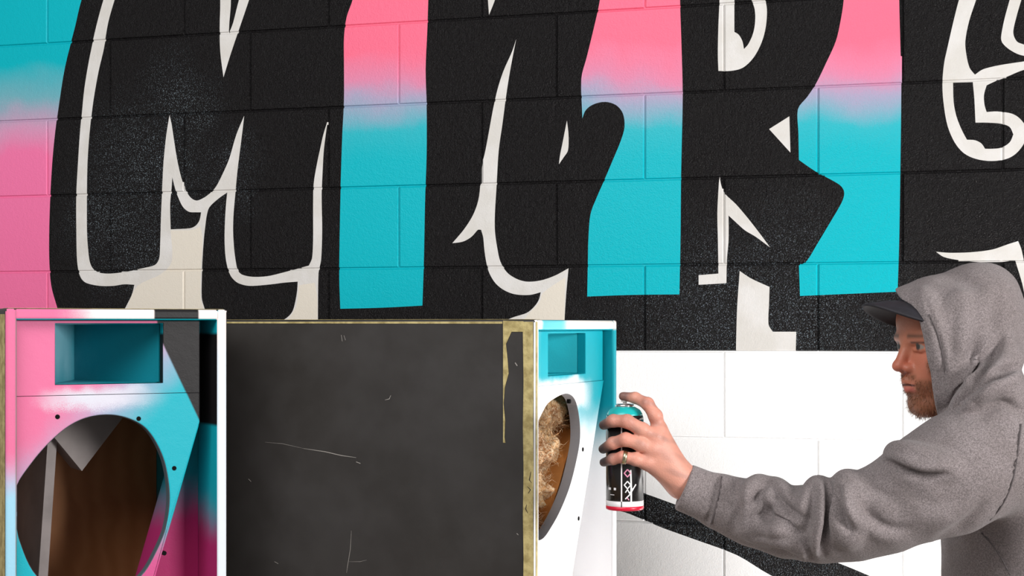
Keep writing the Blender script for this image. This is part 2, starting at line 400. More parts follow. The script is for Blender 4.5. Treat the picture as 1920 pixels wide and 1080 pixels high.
def prism(name, outer, hole, y0, y1, mats, root, fm=(0, 0, 0), chamfer=0.):
    """flat panel in the x-z plane from y0 (front) to y1 (back); optional hole loop; fm: front/back, outer edge, hole edge material"""
    V2 = [Vector(p) for p in outer]; E = [(i, (i+1) % len(outer)) for i in range(len(outer))]
    if hole is not None:
        k = len(V2); V2 += [Vector(p) for p in hole]; E += [(k+i, k+(i+1) % len(hole)) for i in range(len(hole))]
    vo_, _, fo_, *_r = delaunay_2d_cdt(V2, E, [], 0, 1e-7)
    vo_ = np.array([(v.x, v.y) for v in vo_]); fo_ = np.array([f for f in fo_ if len(f) == 3]); cc = vo_[fo_].mean(axis=1)
    ok = pip(cc, np.array(outer))
    if hole is not None: ok &= ~pip(cc, np.array(hole))
    fo_ = fo_[ok]; nv = len(vo_)
    V = [(x, y0, z) for x, z in vo_]+[(x, y1, z) for x, z in vo_]; Fc = []; Fm = []
    ed = set()
    for f in fo_:
        p = vo_[f]; ar = (p[1, 0]-p[0, 0])*(p[2, 1]-p[0, 1])-(p[1, 1]-p[0, 1])*(p[2, 0]-p[0, 0])
        f = [int(q) for q in (f if ar > 0 else f[::-1])]
        Fc.append(tuple(f)); Fc.append(tuple(nv+q for q in f[::-1])); Fm += [fm[0]]*2
        for q in range(3): ed.add((f[q], f[(q+1) % 3]))
    hs = np.array(hole) if hole is not None else None
    for (i, j) in ed:
        if (j, i) not in ed:
            Fc.append((j, i, nv+i, nv+j))
            isn = hs is not None and np.min(np.abs(hs-vo_[i]).sum(axis=1)) < 1e-5
            Fm.append(fm[2] if isn else fm[1])
    me = mesh_py(name, V, Fc, mats, False, Fm)
    return link(name, me, root)

def ellipse(cx, cz, rx, rz, k=72): return [(cx+rx*math.cos(2*math.pi*i/k), cz+rz*math.sin(2*math.pi*i/k)) for i in range(k)]

def cabinet(P, a, W, D, z0, z1, ft, lab, wadding):
    """local frame: x to the right along the front, y back into the box, z up. ft: feature sizes measured on this cabinet"""
    H = z1-z0
    root = empty('speaker_cabinet', (P[0], P[1], z0), a)
    tag(root, lab, 'speaker cabinet')
    pm = ft['paints'](root)
    T = .02; REC = .02
    def panel(nm, lo, hi, fm, bw=.005):
        o = link(nm, box_mesh(nm, lo, hi, [M_DARK, pm['frame'], pm['inner'], M_MDF], fm), root); bevel(o, bw, 3); return o
    #  face order: bottom top front back right left
    panel('side_panel', (0, 0, 0), (T, D, H), [0, 0, 1, 0, 3, 0])
    panel('side_panel', (W-T, 0, 0), (W, D, H), [0, 0, 1, 0, 0, 2])
    panel('top_panel', (T-.004, 0.0004, H-T), (W-T+.004, D-.0004, H-.0004), [2, 0, 1, 0, 0, 0])
    panel('bottom_panel', (T-.004, .0004, .0004), (W-T+.004, D-.0004, T), [0, 3, 1, 0, 0, 0])
    bp = link('back_panel', box_mesh('back_panel', (T, D-.03, T), (W-T, D-.012, H-T), [M_PLY]), root)
    # horn panel with its rectangular mouth, and the lower baffle with the driver hole
    hb, be, dg = ft['step']-z0, ft['edge'], ft['diag']            # height of the step between both panels; right edge; (x, z) low end of the slanted edge
    L0, R0 = T+.0005, be
    x0, zt, x1, zb = ft['horn']; zt -= z0; zb -= z0
    o = prism('horn_panel', [(L0, hb), (R0, hb), (R0, H-T-.0005), (L0, H-T-.0005)], [(x0, zb), (x1, zb), (x1, zt), (x0, zt)], REC, REC+.018, [pm['front'], pm['inner']], root, (0, 1, 1)); bevel(o, .0015, 2)
    zk = ft['knee']-z0; dx, dz = dg[0], dg[1]-z0
    slope = (R0-dx)/(zk-dz); xb = max(R0-slope*(zk-T), .06)
    hole = ellipse(ft['hole'][0], ft['hole'][1]-z0, ft['hole'][2], ft['hole'][3])
    if 'hole_poly' in ft: hole = [(float(p[0]), float(p[1]-z0)) for p in catmull(ft['hole_poly'], sub=6, corner=80, tiny=0)]
    hole = [(max(p[0], L0+.004), p[1]) for p in hole]
    o = prism('driver_baffle', [(L0, T+.0005), (xb, T+.0005), (R0, zk), (R0, hb+.002), (L0, hb+.002)], hole, REC-.0015, REC+.019, [pm['front'], pm['inner'], pm['rim']], root, (0, 1, 2)); bevel(o, .0028, 3)
    # horn throat: two flares meeting in a vertical line, with top and bottom
    um = x0+(x1-x0)*.45; dp = .19; y0 = REC+.018
    V = [(x0, y0, zb), (um, y0+dp, zb), (x1, y0, zb), (x0, y0, zt), (um, y0+dp, zt), (x1, y0, zt)]
    th = link('horn_throat', mesh_py('horn_throat', V, [(0, 1, 4, 3), (1, 2, 5, 4), (0, 2, 1), (3, 4, 5)], [pm['throat']]), root)
    s_ = th.modifiers.new('thick', 'SOLIDIFY'); s_.thickness = .006; s_.offset = 0
    # sunken port panel and the inside lining
    prism('port_panel', [(xb-.004, T), (W-T-.0005, T), (W-T-.0005, H-T), (R0-.004, H-T), (R0-.004, zk)], None, REC+.085, REC+.1, [pm['port']], root)
    # slanted wall between baffle edge and port panel
    V = [(R0-.004, REC+.016, H-T), (R0-.004, REC+.016, zk), (xb-.004, REC+.016, T), (R0-.004, REC+.085, H-T), (R0-.004, REC+.085, zk), (xb-.004, REC+.085, T)]
    o = link('port_wall', mesh_py('port_wall', V, [(0, 1, 4, 3), (1, 2, 5, 4)], [pm['port']]), root)
    s_ = o.modifiers.new('thick', 'SOLIDIFY'); s_.thickness = .004; s_.offset = 0
    # mounting holes round the driver, their dark insides painted as black plugs
    hx, hz, rx, rz = ft['hole']; hz -= z0
    for ang in ft['bolts']:
        c = (hx+(rx+.017)*math.cos(ang), hz+(rz+.017)*math.sin(ang))
        V, Fc = tube([(c[0], REC-.0022, c[1]), (c[0], REC+.004, c[1])], .0042, 12)
        link('bolt_hole', mesh_py('bolt_hole', V, Fc, [M_HOLE]), root)
    return root, pm

def quad_strip(name, pts_l, pts_r, mat, root, th=.0005):
    """thin strip between two polylines (both in cabinet coordinates)"""
    V = list(pts_l)+list(pts_r); k = len(pts_l)
    o = link(name, mesh_py(name, V, [(i, i+1, k+i+1, k+i) for i in range(k-1)], [mat]), root)
    s_ = o.modifiers.new('thick', 'SOLIDIFY'); s_.thickness = th; s_.offset = 0
    return o

BENCH_Z = .80
def on_front(px, py, P, a, rec):
    t = np.array([math.cos(a), math.sin(a)]); nn = np.array([math.sin(a), -math.cos(a)]); P0 = np.array(P)-nn*rec
    d = np.array([(px-960)/F, 1.]); k = (nn@P0)/(nn@d)
    return float((d*k-P0)@t), EYE-(py-CY)/F*k
# ---- left cabinet
A1 = math.radians(30); P1 = ((10-960)/F*2.75, 2.75)
def paints_l(root):
    z = -BENCH_Z
    g = {}
    X, Z = (1, 0, 0), (0, 0, 1)
    def hz(v): return v+z                    # room height -> cabinet height
    def half(p, q, soft):                    # region to the right of the line from p up to q (x, room z)
        d = np.array([q[0]-p[0], q[1]-p[1]]); nrm = np.array([d[1], -d[0]]); nrm = nrm/np.linalg.norm(nrm)
        return ((nrm[0], 0, nrm[1]), -(nrm[0]*p[0]+nrm[1]*hz(p[1])), soft)
    g['front'] = paint('pink_teal_spray_and_highlight', root, PINK, [
        (LAV, [half((.02, 1.40), (.20, 1.56), .05)]),
        (TEAL, [half((.10, 1.40), (.27, 1.56), .05)]),
        (lin((206, 206, 218)), [(Z, -hz(1.515), .012), ((0, 0, -1), hz(1.545), .010), half((.02, 1.4), (.1, 1.56), .05), ((-1, 0, 0), .24, .06)]),  # pale band paints the highlight along the panel step
        (lin((196, 80, 134)), [((0, 0, -1), hz(1.27), .05), (X, -.15, .04)]),
        (BLK, [half((.300, 1.52), (.272, 1.66), .0022) if False else ((1, 0, 0), -.2735, .002), half((.298, 1.535), (.298, 1.70), 9) if False else ((.9, 0, .4359), -(.9*.286+.4359*hz(1.622)), .002)])])
    g['frame'] = paint('frame_spray', root, PINK, [
        (lin((150, 200, 222)), [((0, 0, -1), hz(1.40), .05), ((-1, 0, 0), .1, .01)]),
        (lin((236, 226, 224)), [(X, -.13, .04)]),
        (lin((216, 224, 232)), [(X, -.36, .005), ((0, 0, -1), hz(1.62), .03)]),
        (BLK, [(X, -.262, .002), ((-1, 0, 0), .345, .002)])])
    g['inner'] = paint('inner_frame_spray', root, TEAL, [
        (BLK, [((0, 0, -1), hz(1.645), .004), (Z, -hz(1.475), .004)]),
        (lin((170, 50, 110)), [((0, 0, -1), hz(1.30), .05)])])
    g['throat'] = paint('throat_shade_teal', root, lin((20, 130, 146)), [(lin((120, 175, 190)), [((-1, 0, 0), .155, .05), (Z, -hz(1.57), .04)])])  # shade inside the horn painted as darker teal, paler on the left flare
    g['port'] = paint('port_spray', root, lin((20, 120, 135)), [(lin((165, 40, 100)), [((0, 0, -1), hz(1.33), .05)]), (BLK, [(Z, -hz(1.475), .01), ((0, 0, -1), hz(1.66), .01)])])
    g['rim'] = simple('driver_hole_rim', lin((78, 92, 100)), .6)
    return g
cabL, pmL = cabinet(P1, A1, .40, .62, BENCH_Z, 1.689, dict(step=1.535, edge=.354, diag=(.272, 1.208), knee=1.482, horn=(.09, 1.663, .284, 1.555), hole=(.160, 1.343, .136, .156), hole_poly=[on_front(x_, y_, P1, A1, .02) for x_, y_ in ((29, 960), (28, 918), (60, 868), (95, 828), (130, 799), (165, 783), (205, 778), (243, 786), (272, 803), (293, 832), (309, 872), (317, 930), (311, 985), (294, 1030), (265, 1078), (215, 1112), (140, 1118), (70, 1080), (36, 1010))],
    bolts=(2.02, 1.03, .33, -.6, -1.9), paints=paints_l), 'open speaker cabinet sprayed pink and teal with a black stripe, facing the viewer', False)
zl = lambda v: v-BENCH_Z
# inside of the left cabinet: brace board and hanging wedge
o = link('inner_brace', box_mesh('inner_brace', (.105, .20, .02), (.123, .35, .66), [M_MDF]), cabL); o.rotation_euler = (0, .07, .12)
V = [(.07, .20, zl(1.53)), (.30, .20, zl(1.53)), (.185, .20, zl(1.385)), (.07, .28, zl(1.53)), (.30, .28, zl(1.53)), (.185, .28, zl(1.385))]
link('horn_backing', mesh_py('horn_backing', V, [(0, 2, 1), (3, 4, 5), (0, 1, 4, 3), (1, 2, 5, 4), (2, 0, 3, 5)], [M_MDF]), cabL)
link('inner_panel', box_mesh('inner_panel', (.021, .36, .02), (.379, .37, .86), [M_PLY]), cabL)
link('inner_lining', box_mesh('inner_lining', (.0205, .06, .02), (.026, .35, .72), [M_MDF]), cabL)
quad_strip('masking_tape', [(-.0006, .004, zl(1.689)-.01), (-.0006, .004, .02)], [(-.0006, .05, zl(1.689)-.01), (-.0006, .05, .02)], M_TAPE, cabL)
quad_strip('masking_tape', [(.006, .006, zl(1.689)+.0004), (.394, .006, zl(1.689)+.0004)], [(.006, .05, zl(1.689)+.0004), (.394, .05, zl(1.689)+.0004)], M_TAPE, cabL)

# ---- right cabinet
A2 = math.radians(66); P2 = ((1003-960)/F*2.86, 2.86); ZR = 1.670
def fr(px, py, rec=.02): return on_front(px, py, P2, A2, rec)
WR = fr(1157, 600, 0)[0]
def paints_r(root):
    z = -BENCH_Z; g = {}; X, Z = (1, 0, 0), (0, 0, 1)
    def hz(v): return v+z
    white = lin((244, 244, 246))
    g['front'] = paint('teal_over_white_spray', root, white, [
        (TEAL, [(Z, -hz(1.465), .05), (X, -.20, .07)]),
        (TEAL, [(Z, -hz(1.53), .03)]),
        (white, [(Z, -hz(1.50), .012), ((0, 0, -1), hz(1.555), .012), ((-1, 0, 0), .30, .05), (X, -.03, .03)]),
        (lin((120, 190, 200)), [((-1, 0, 0), .06, .02), (Z, -hz(1.54), .03)])])
    g['frame'] = paint('cabinet_edge_spray', root, white, [
        (TEAL, [(Z, -hz(1.40), .06), (X, -.38, .003)]),
        (lin((110, 205, 215)), [(Z, -hz(1.64), .004), ((-1, 0, 0), .16, .03), (X, -.03, .01)]),
        (lin((240, 232, 226)), [(Z, -hz(1.652), .004), (X, -.16, .03)])])
    g['inner'] = paint('port_wall_teal_spray', root, white, [(TEAL, [(Z, -hz(1.44), .05)])])
    g['throat'] = paint('horn_teal_spray', root, lin((45, 185, 198)), [(lin((0, 120, 135)), [((0, 0, -1), hz(1.60), .02)])] if False else [])
    g['port'] = g['inner']
    g['rim'] = simple('grey_hole_rim', lin((150, 150, 156)), .6)
    return g
hTL = fr(1028, 613); hBR = fr(1098, 700); e_ = fr(1134, 612); kn = fr(1135, 712); dgr = fr(1098, 825); hr = fr(1087, 830); ht = fr(1060, 738)
cabR, pmR = cabinet(P2, A2, WR, .672, BENCH_Z, ZR, dict(step=fr(1060, 722)[1], edge=min(e_[0], WR-.028), diag=(dgr[0], dgr[1]), knee=kn[1], horn=(hTL[0], hTL[1]-.012, hBR[0], hBR[1]), hole=(hr[0]-.138, 1.377, .138, .146), hole_poly=[(.024, 1.27), (.024, 1.44)]+[fr(*q) for q in ((1020, 765), (1040, 746), (1062, 738), (1077, 750), (1085, 785), (1086, 825), (1078, 870), (1066, 915), (1050, 955), (1034, 985), (1016, 1010))],
    bolts=(2.2, 1.0, .25, -.6), paints=paints_r), 'dark sided speaker cabinet being sprayed, its white and teal front turned to the man', True)
# insulation seen through the driver hole
def clump(name, c, r, mat, root, seed, amp=.35):
    g = np.random.default_rng(seed); V = []; Fc = []; nu, nv = 40, 24
    ph = g.uniform(0, 6.28, (14, 3)); fr_ = g.normal(0, 5.5, (14, 3))
    for j in range(nv+1):
        for i in range(nu):
            t, p = 2*math.pi*i/nu, math.pi*j/nv
            d = np.array([math.sin(p)*math.cos(t), math.sin(p)*math.sin(t), math.cos(p)])
            k = 1+amp*np.mean(np.sin(fr_@d+ph[:, 0]))*1.6+g.normal(0, .025)
            V.append(np.array(c)+np.array(r)*d*k)
    for j in range(nv):
        for i in range(nu): Fc.append((j*nu+i, (j+1)*nu+i, (j+1)*nu+(i+1) % nu, j*nu+(i+1) % nu))
    # loose fibres standing off the wool
    nb_ = len(V)
    for q in range(1000):
        d = g.normal(0, 1, 3); d /= np.linalg.norm(d); p0 = np.array(c)+np.array(r)*d*1.0
        t_ = d*.6+g.normal(0, .7, 3); t_ /= np.linalg.norm(t_); L = g.uniform(.012, .03); s_ = np.cross(t_, g.normal(0, 1, 3)); s_ /= np.linalg.norm(s_)
        i0 = len(V); m_ = p0+t_*L*.5+s_*L*.2
        V += [p0-s_*.0006, p0+s_*.0006, m_+s_*.0005, m_-s_*.0005, p0+t_*L]
        Fc += [(i0, i0+1, i0+2, i0+3), (i0+3, i0+2, i0+4)]
    return link(name, mesh_py(name, V, Fc, [mat], True), root)
n = N('mineral_wool'); co = n.coord()
q1 = n.noise(co, 26, 6, .7); q2 = n.noise(co, 190, 4, .7)
n.base(n.mix(n.remap(q2, .35, .68), n.mix(n.remap(q1, .4, .6), lin((176, 108, 52)), lin((234, 182, 122))), lin((250, 224, 186)))); n.rough(.95); n.bump(q2, 1., .006); M_WOOL = n.m
kn = fr(1135, 712); dgr = fr(1098, 825)
for i, (z, y, q, r) in enumerate(((1.49, .125, .055, (.05, .07, .055)), (1.42, .12, .055, (.05, .07, .055)), (1.35, .115, .045, (.045, .065, .05)), (1.285, .105, .04, (.045, .055, .045)), (1.45, .20, .10, (.07, .07, .09)), (1.31, .18, .08, (.06, .07, .08)), (1.23, .13, .045, (.04, .06, .04)))):
    c = (min(e_[0], WR-.028)-(min(e_[0], WR-.028)-dgr[0])/(kn[1]-dgr[1])*max(kn[1]-z, 0)-q-.012, y, zl(z))
    o = clump('mineral_wool', c, r, M_WOOL, cabR, i+3)
zk_, R0_ = kn[1], min(e_[0], WR-.028); sl_ = (R0_-dgr[0])/(zk_-dgr[1])
def edge_at(z): return R0_-sl_*max(zk_-z, 0)
V = [(edge_at(z)-.012-d, y, zl(z)) for d in (0, .006) for y in (.042, .30) for z in (1.60, zk_, 1.15)]
link('inner_panel', mesh_py('inner_panel', V, [(6, 7, 10, 9), (7, 8, 11, 10), (0, 3, 4, 1), (1, 4, 5, 2), (0, 1, 7, 6), (1, 2, 8, 7), (3, 9, 10, 4), (4, 10, 11, 5)], [simple('orange_board', lin((206, 138, 70)), .6, grain=.3, gscale=20)]), cabR)
# masking tape along the front edge of the dark side, torn strip and top line
HR = ZR-BENCH_Z
sx = -.0006
quad_strip('masking_tape', [(sx, .0035, HR-.004)]+[(sx, .003+.0006*(-1)**k, HR-.03-k*.08) for k in range(10)], [(sx, .0235, HR-.004)]+[(sx, .0225+.0006*(-1)**k, HR-.03-k*.08) for k in range(10)], M_TAPE, cabR)
quad_strip('masking_tape', [(.0035, -.0006, HR-.004), (.0035, -.0006, .02)], [(.010, -.0006, HR-.004), (.011, -.0006, .02)], M_TAPE, cabR)
quad_strip('torn_tape', [(sx*1.8, .022, HR-.003), (sx*1.8, .022, HR-.022)], [(sx*1.8, .062, HR-.002), (sx*1.8, .062, HR-.022)], M_TAPE, cabR)
jag = [(0, 0), (.022, .008), (.05, .004), (.075, .001), (.10, .006), (.13, .008), (.16, .0025), (.19, .002), (.20, .0)]
quad_strip('torn_tape', [(sx*1.5, .062, HR-.022-a_) for a_, _ in jag], [(sx*1.5, .0615-max(.016-b_*1.2-a_*.06, .0004), HR-.022-a_) for a_, b_ in jag], M_TAPE, cabR)
quad_strip('masking_tape', [(.003, .012, HR+.0004), (.003, .66, HR+.0004)], [(.05, .012, HR+.0004), (.05, .66, HR+.0004)], M_TAPE, cabR)
quad_strip('masking_tape', [(sx, .0635, HR-.0035), (sx, .665, HR-.0035)], [(sx, .0635, HR-.0075), (sx, .665, HR-.0065)], M_TAPE, cabR)
def side_pt(px, py):                         # pixel on the dark side -> cabinet coordinates (x=0 plane)
    b = np.array([-math.sin(A2), math.cos(A2)]); nn = np.array([-math.cos(A2), -math.sin(A2)]); d = np.array([(px-960)/F, 1.])
    k = (nn@np.array(P2))/(nn@d); return float((d*k-np.array(P2))@b), EYE-(py-CY)/F*k-BENCH_Z
def scratch(pts, wd, mat=M_SCR, off=-.0004, nm='scratch'):
    L, R = [], []
    P = [np.array(side_pt(*p)) for p in pts]
    for i, p in enumerate(P):
        d = P[min(i+1, len(P)-1)]-P[max(i-1, 0)]; d /= np.linalg.norm(d); q = np.array([-d[1], d[0]])*wd*(.4 if i in (0, len(P)-1) else 1)
        L.append((off, p[0]+q[0], p[1]+q[1])); R.append((off, p[0]-q[0], p[1]-q[1]))
    quad_strip(nm, L, R, mat, cabR, .0002)
scratch([(497, 829), (530, 832), (570, 841)], .0003); scratch([(570, 841), (610, 847), (640, 854), (668, 858)], .0007); scratch([(668, 866), (676, 869)], .0015)
scratch([(659, 995), (657, 1030), (652, 1060), (650, 1074)], .0004); scratch([(655, 1053), (675, 1053), (688, 1050)], .0003)
scratch([(640, 628), (642, 640)], .0009); scratch([(645, 629), (648, 638)], .0008); scratch([(722, 750), (730, 748), (733, 741)], .0007)
scratch([(466, 898), (471, 903)], .0012); scratch([(515, 1053), (522, 1057)], .001); scratch([(966, 680), (970, 686)], .0022); scratch([(969, 1000), (972, 1003)], .0015)
for pts in (((1000, 884), (997, 900), (1001, 905)), ((993, 912), (999, 918), (995, 925)), ((992, 946), (990, 954), (994, 962))):
    scratch([(p[0]-4, p[1]) for p in pts], .0009, M_INK, -.0012, 'marker_stroke')

# ---- bench carrying both cabinets (below the frame)
n = N('bench_timber'); co = n.coord(); n.base(n.mix(n.noise(co, 14, 5), lin((150, 116, 80)), lin((190, 156, 116)))); n.rough(.6); M_TIM = n.m
bench = empty('workbench', (-.5, 3.12, 0)); tag(bench, 'plain timber workbench carrying both speaker cabinets', 'workbench')
for k in range(5):
    o = link('top_plank', box_mesh('top_plank', (-.92, -.53+k*.212, BENCH_Z-.04), (.80, -.322+k*.212, BENCH_Z-.0005), [M_TIM]), bench); bevel(o, .003)
for sx_ in (-.86, .72):
    for sy_ in (-.48, .44):
        o = link('leg', box_mesh('leg', (sx_-.035, sy_-.035, 0), (sx_+.035, sy_+.035, BENCH_Z-.04), [M_TIM]), bench); bevel(o, .003)
for sy_ in (-.48, .44): link('rail', box_mesh('rail', (-.825, sy_-.012, .62), (.685, sy_+.012, .72), [M_TIM]), bench)

# ------------------------------------------------------------------ implicit surfaces for the figure
class Field:
    def __init__(s, lo, hi, h):
        s.lo = np.array(lo, float); s.h = h; s.n = np.ceil((np.array(hi)-s.lo)/h).astype(int)+1
        s.f = np.full(s.n, 1., np.float32)
    def sub(s, lo, hi):
        a = np.clip(np.floor((np.array(lo)-s.lo)/s.h).astype(int), 0, s.n-1); b = np.clip(np.ceil((np.array(hi)-s.lo)/s.h).astype(int)+1, 1, s.n)
        if np.any(b <= a): return None, None
        sl = tuple(slice(i, j) for i, j in zip(a, b))
        ax = [(s.lo[k]+s.h*np.arange(a[k], b[k])).astype(np.float32) for k in range(3)]
        return sl, (ax[0][:, None, None], ax[1][None, :, None], ax[2][None, None, :])
    def op(s, sl, d, k, mode):
        a = s.f[sl]
        if mode == 'u':
            if k <= 0: s.f[sl] = np.minimum(a, d); return
            hh = np.clip(.5+.5*(d-a)/k, 0, 1); s.f[sl] = d+(a-d)*hh-k*hh*(1-hh)
        elif mode == 's':
            b = -a; hh = np.clip(.5+.5*(d-b)/k, 0, 1) if k > 0 else (d > b).astype(np.float32)
            s.f[sl] = -(d+(b-d)*hh-(k*hh*(1-hh) if k > 0 else 0))
        else:                                     # intersect
            s.f[sl] = np.maximum(a, d)
    def cone(s, a, b, ra, rb, k=.008, mode='u'):
        a = np.asarray(a, float); b = np.asarray(b, float); r = max(ra, rb)+k+2*s.h
        sl, g = s.sub(np.minimum(a, b)-r, np.maximum(a, b)+r)
        if sl is None: return
        ab = b-a; L2 = float(ab@ab)+1e-12
        p = [g[i]-a[i] for i in range(3)]
        t = np.clip((p[0]*ab[0]+p[1]*ab[1]+p[2]*ab[2])/L2, 0, 1)
        d = np.sqrt((p[0]-t*ab[0])**2+(p[1]-t*ab[1])**2+(p[2]-t*ab[2])**2)-(ra+(rb-ra)*t)
        s.op(sl, d.astype(np.float32), k, mode)
    def chain(s, pts, rad, k=.008, mode='u'):
        for i in range(len(pts)-1): s.cone(pts[i], pts[i+1], rad[i], rad[i+1], k, mode)
    def ell(s, c, r, R=None, k=.01, mode='u'):
        c = np.asarray(c, float); r = np.asarray(r, float); R = np.eye(3) if R is None else np.asarray(R)   # rows of R: local axes
        m = np.max(r)+k+2*s.h; sl, g = s.sub(c-m, c+m)
        if sl is None: return
        p = [g[i]-c[i] for i in range(3)]
        q = [(R[j, 0]*p[0]+R[j, 1]*p[1]+R[j, 2]*p[2])/r[j] for j in range(3)]
        k0 = np.sqrt(q[0]**2+q[1]**2+q[2]**2)+1e-6; k1 = np.sqrt((q[0]/r[0])**2+(q[1]/r[1])**2+(q[2]/r[2])**2)+1e-6
        s.op(sl, (k0*(k0-1)/k1).astype(np.float32), k, mode)
    def mesh(s):
        f = s.f; ins = f < 0
        c = np.zeros(tuple(s.n-1), np.uint8)
        for dx in (0, 1):
            for dy in (0, 1):
                for dz in (0, 1): c += ins[dx:s.n[0]-1+dx, dy:s.n[1]-1+dy, dz:s.n[2]-1+dz]
        act = (c > 0) & (c < 8); ids = np.full(act.shape, -1, np.int32); I = np.argwhere(act); ids[act] = np.arange(len(I))
        acc = np.zeros((len(I), 3)); cnt = np.zeros(len(I))
        for ax in range(3):
            o1, o2 = [q for q in range(3) if q != ax]
            for u in (0, 1):
                for v in (0, 1):
                    A = I.copy(); A[:, o1] += u; A[:, o2] += v; B = A.copy(); B[:, ax] += 1
                    fa = f[A[:, 0], A[:, 1], A[:, 2]]; fb = f[B[:, 0], B[:, 1], B[:, 2]]; m = (fa < 0) != (fb < 0)
                    t = fa[m]/(fa[m]-fb[m]); P = A[m].astype(float); P[:, ax] += t
                    acc[m] += P; cnt[m] += 1
        V = s.lo+s.h*(acc/cnt[:, None]); Q = []
        for ax in range(3):
            o1, o2 = [(1, 2), (2, 0), (0, 1)][ax]
            sA = [slice(None)]*3; sB = [slice(None)]*3; sA[ax] = slice(0, -1); sB[ax] = slice(1, None)
            ch = ins[tuple(sA)] != ins[tuple(sB)]; E_ = np.argwhere(ch)
            E_ = E_[(E_[:, o1] > 0) & (E_[:, o2] > 0) & (E_[:, o1] < s.n[o1]-1) & (E_[:, o2] < s.n[o2]-1)]
            sg = ins[E_[:, 0], E_[:, 1], E_[:, 2]]
            def cell(a, b):
                C = E_.copy(); C[:, o1] -= a; C[:, o2] -= b; return ids[C[:, 0], C[:, 1], C[:, 2]]
            q = np.stack([cell(1, 1), cell(0, 1), cell(0, 0), cell(1, 0)], 1); q[~sg] = q[~sg][:, ::-1]; Q.append(q)
        Q = np.concatenate(Q); Q = Q[(Q >= 0).all(1)]
        return V, Q
    def hit(s, px, py, z0=2.3, z1=3.2):
        """first surface point met by looking at this pixel"""
        Z = np.arange(z0, z1, s.h*.4); P = np.stack([(px-960)/F*Z, Z, EYE-(py-CY)/F*Z], 1)
        I = np.round((P-s.lo)/s.h).astype(int); ok = ((I >= 0) & (I < s.n)).all(1); I = np.clip(I, 0, s.n-1)
        v = np.where(ok, s.f[I[:, 0], I[:, 1], I[:, 2]], 1.); k = np.argmax(v < 0)
        return P[k] if v[k] < 0 else None
    def groove(s, pts, r, depth=.4, k=.006, mode='s', step=6):
        """crease (or ridge) drawn along pixels on the surface; r may be a list"""
        P = catmull(pts, sub=step, closed=False, corner=170); rr = np.interp(np.linspace(0, 1, len(P)), np.linspace(0, 1, len(r)), r)
        H_ = [s.hit(*p) for p in P]; H_ = [(h_, q) for h_, q in zip(H_, rr) if h_ is not None]
        for (a, ra), (b, rb) in zip(H_[:-1], H_[1:]):
            off = np.array([0, 1, 0])
            s.cone(a-off*ra*depth, b-off*rb*depth, ra, rb, k, mode)
    def line(s, pts, lift=0., step=5):
        P = catmull(pts, sub=step, closed=False, corner=170); H_ = [s.hit(*p) for p in P]
        return [h_-np.array([0, lift, 0]) for h_ in H_ if h_ is not None]
def smooth_mesh(V, Q, it=2, lam=.5):
    n_ = len(V); i = np.concatenate([Q[:, 0], Q[:, 1], Q[:, 2], Q[:, 3]]); j = np.concatenate([Q[:, 1], Q[:, 2], Q[:, 3], Q[:, 0]])
    deg = np.bincount(i, minlength=n_)+np.bincount(j, minlength=n_)
    for _ in range(it):
        S = np.stack([np.bincount(i, V[j, k], n_)+np.bincount(j, V[i, k], n_) for k in range(3)], 1)/np.maximum(deg, 1)[:, None]
        V = V+lam*(S-V)
    return V
def sd_poly(x, z, P):
    """signed distance of grid (x[:,None], z[None,:]) to polygon P, negative inside"""
    X, Zg = np.meshgrid(x, z, indexing='ij'); d = np.full(X.shape, 1e9); ins = np.zeros(X.shape, bool)
    Q = np.roll(P, 1, axis=0)
    for (x1, y1), (x2, y2) in zip(P, Q):
        ex, ey = x2-x1, y2-y1; t = np.clip(((X-x1)*ex+(Zg-y1)*ey)/(ex*ex+ey*ey+1e-12), 0, 1)
        d = np.minimum(d, (X-x1-t*ex)**2+(Zg-y1-t*ey)**2)
        if y1 != y2: ins ^= ((y1 > Zg) != (y2 > Zg)) & (X < (x2-x1)*(Zg-y1)/(y2-y1)+x1)
    d = np.sqrt(d); return np.where(ins, -d, d)

# ------------------------------------------------------------------ the man
HZ = 2.73                                             # depth of the head
PSI = math.radians(17); cP, sP = math.cos(PSI), math.sin(PSI)
H0 = PX(1790, 648, HZ)
HF, HL, HU = np.array([-cP, -sP, 0]), np.array([sP, -cP, 0]), np.array([0, 0, 1.])
HR_ = np.stack([HF, HL, HU])
def hd(f, l, u): return H0+HF*f+HL*l+HU*u              # head frame: forward, to his left, up
CAN_Z = 2.74
# fingers, each as knuckle-to-tip joints with radii in metres
def jj(L): return [PX(*p) for p in L]
FING = {
 'index': (jj([(1236, 806, 2.712), (1229, 780, 2.708), (1214, 757, 2.712), (1191, 746, 2.728), (1168, 743, 2.738)]), [.0125, .0115, .0105, .0092, .0075]),
 'middle': (jj([(1229, 820, 2.703), (1204, 806, 2.694), (1176, 790, 2.694), (1150, 789, 2.706), (1132, 797, 2.728)]), [.0135, .012, .0112, .0104, .0085]),
 'ring': (jj([(1222, 842, 2.701), (1200, 832, 2.692), (1173, 824, 2.693), (1149, 831, 2.705), (1131, 842, 2.728)]), [.0135, .012, .0112, .0102, .0083]),
 'little': (jj([(1212, 866, 2.703), (1192, 861, 2.695), (1168, 857, 2.696), (1149, 861, 2.707), (1132, 867, 2.726)]), [.0125, .0108, .0098, .0092, .0075]),
 'thumb': (jj([(1252, 858, 2.745), (1234, 832, 2.768), (1208, 812, 2.788), (1180, 800, 2.792)]), [.016, .014, .0115, .009])}
WR_ = PX(1281, 905, 2.728)
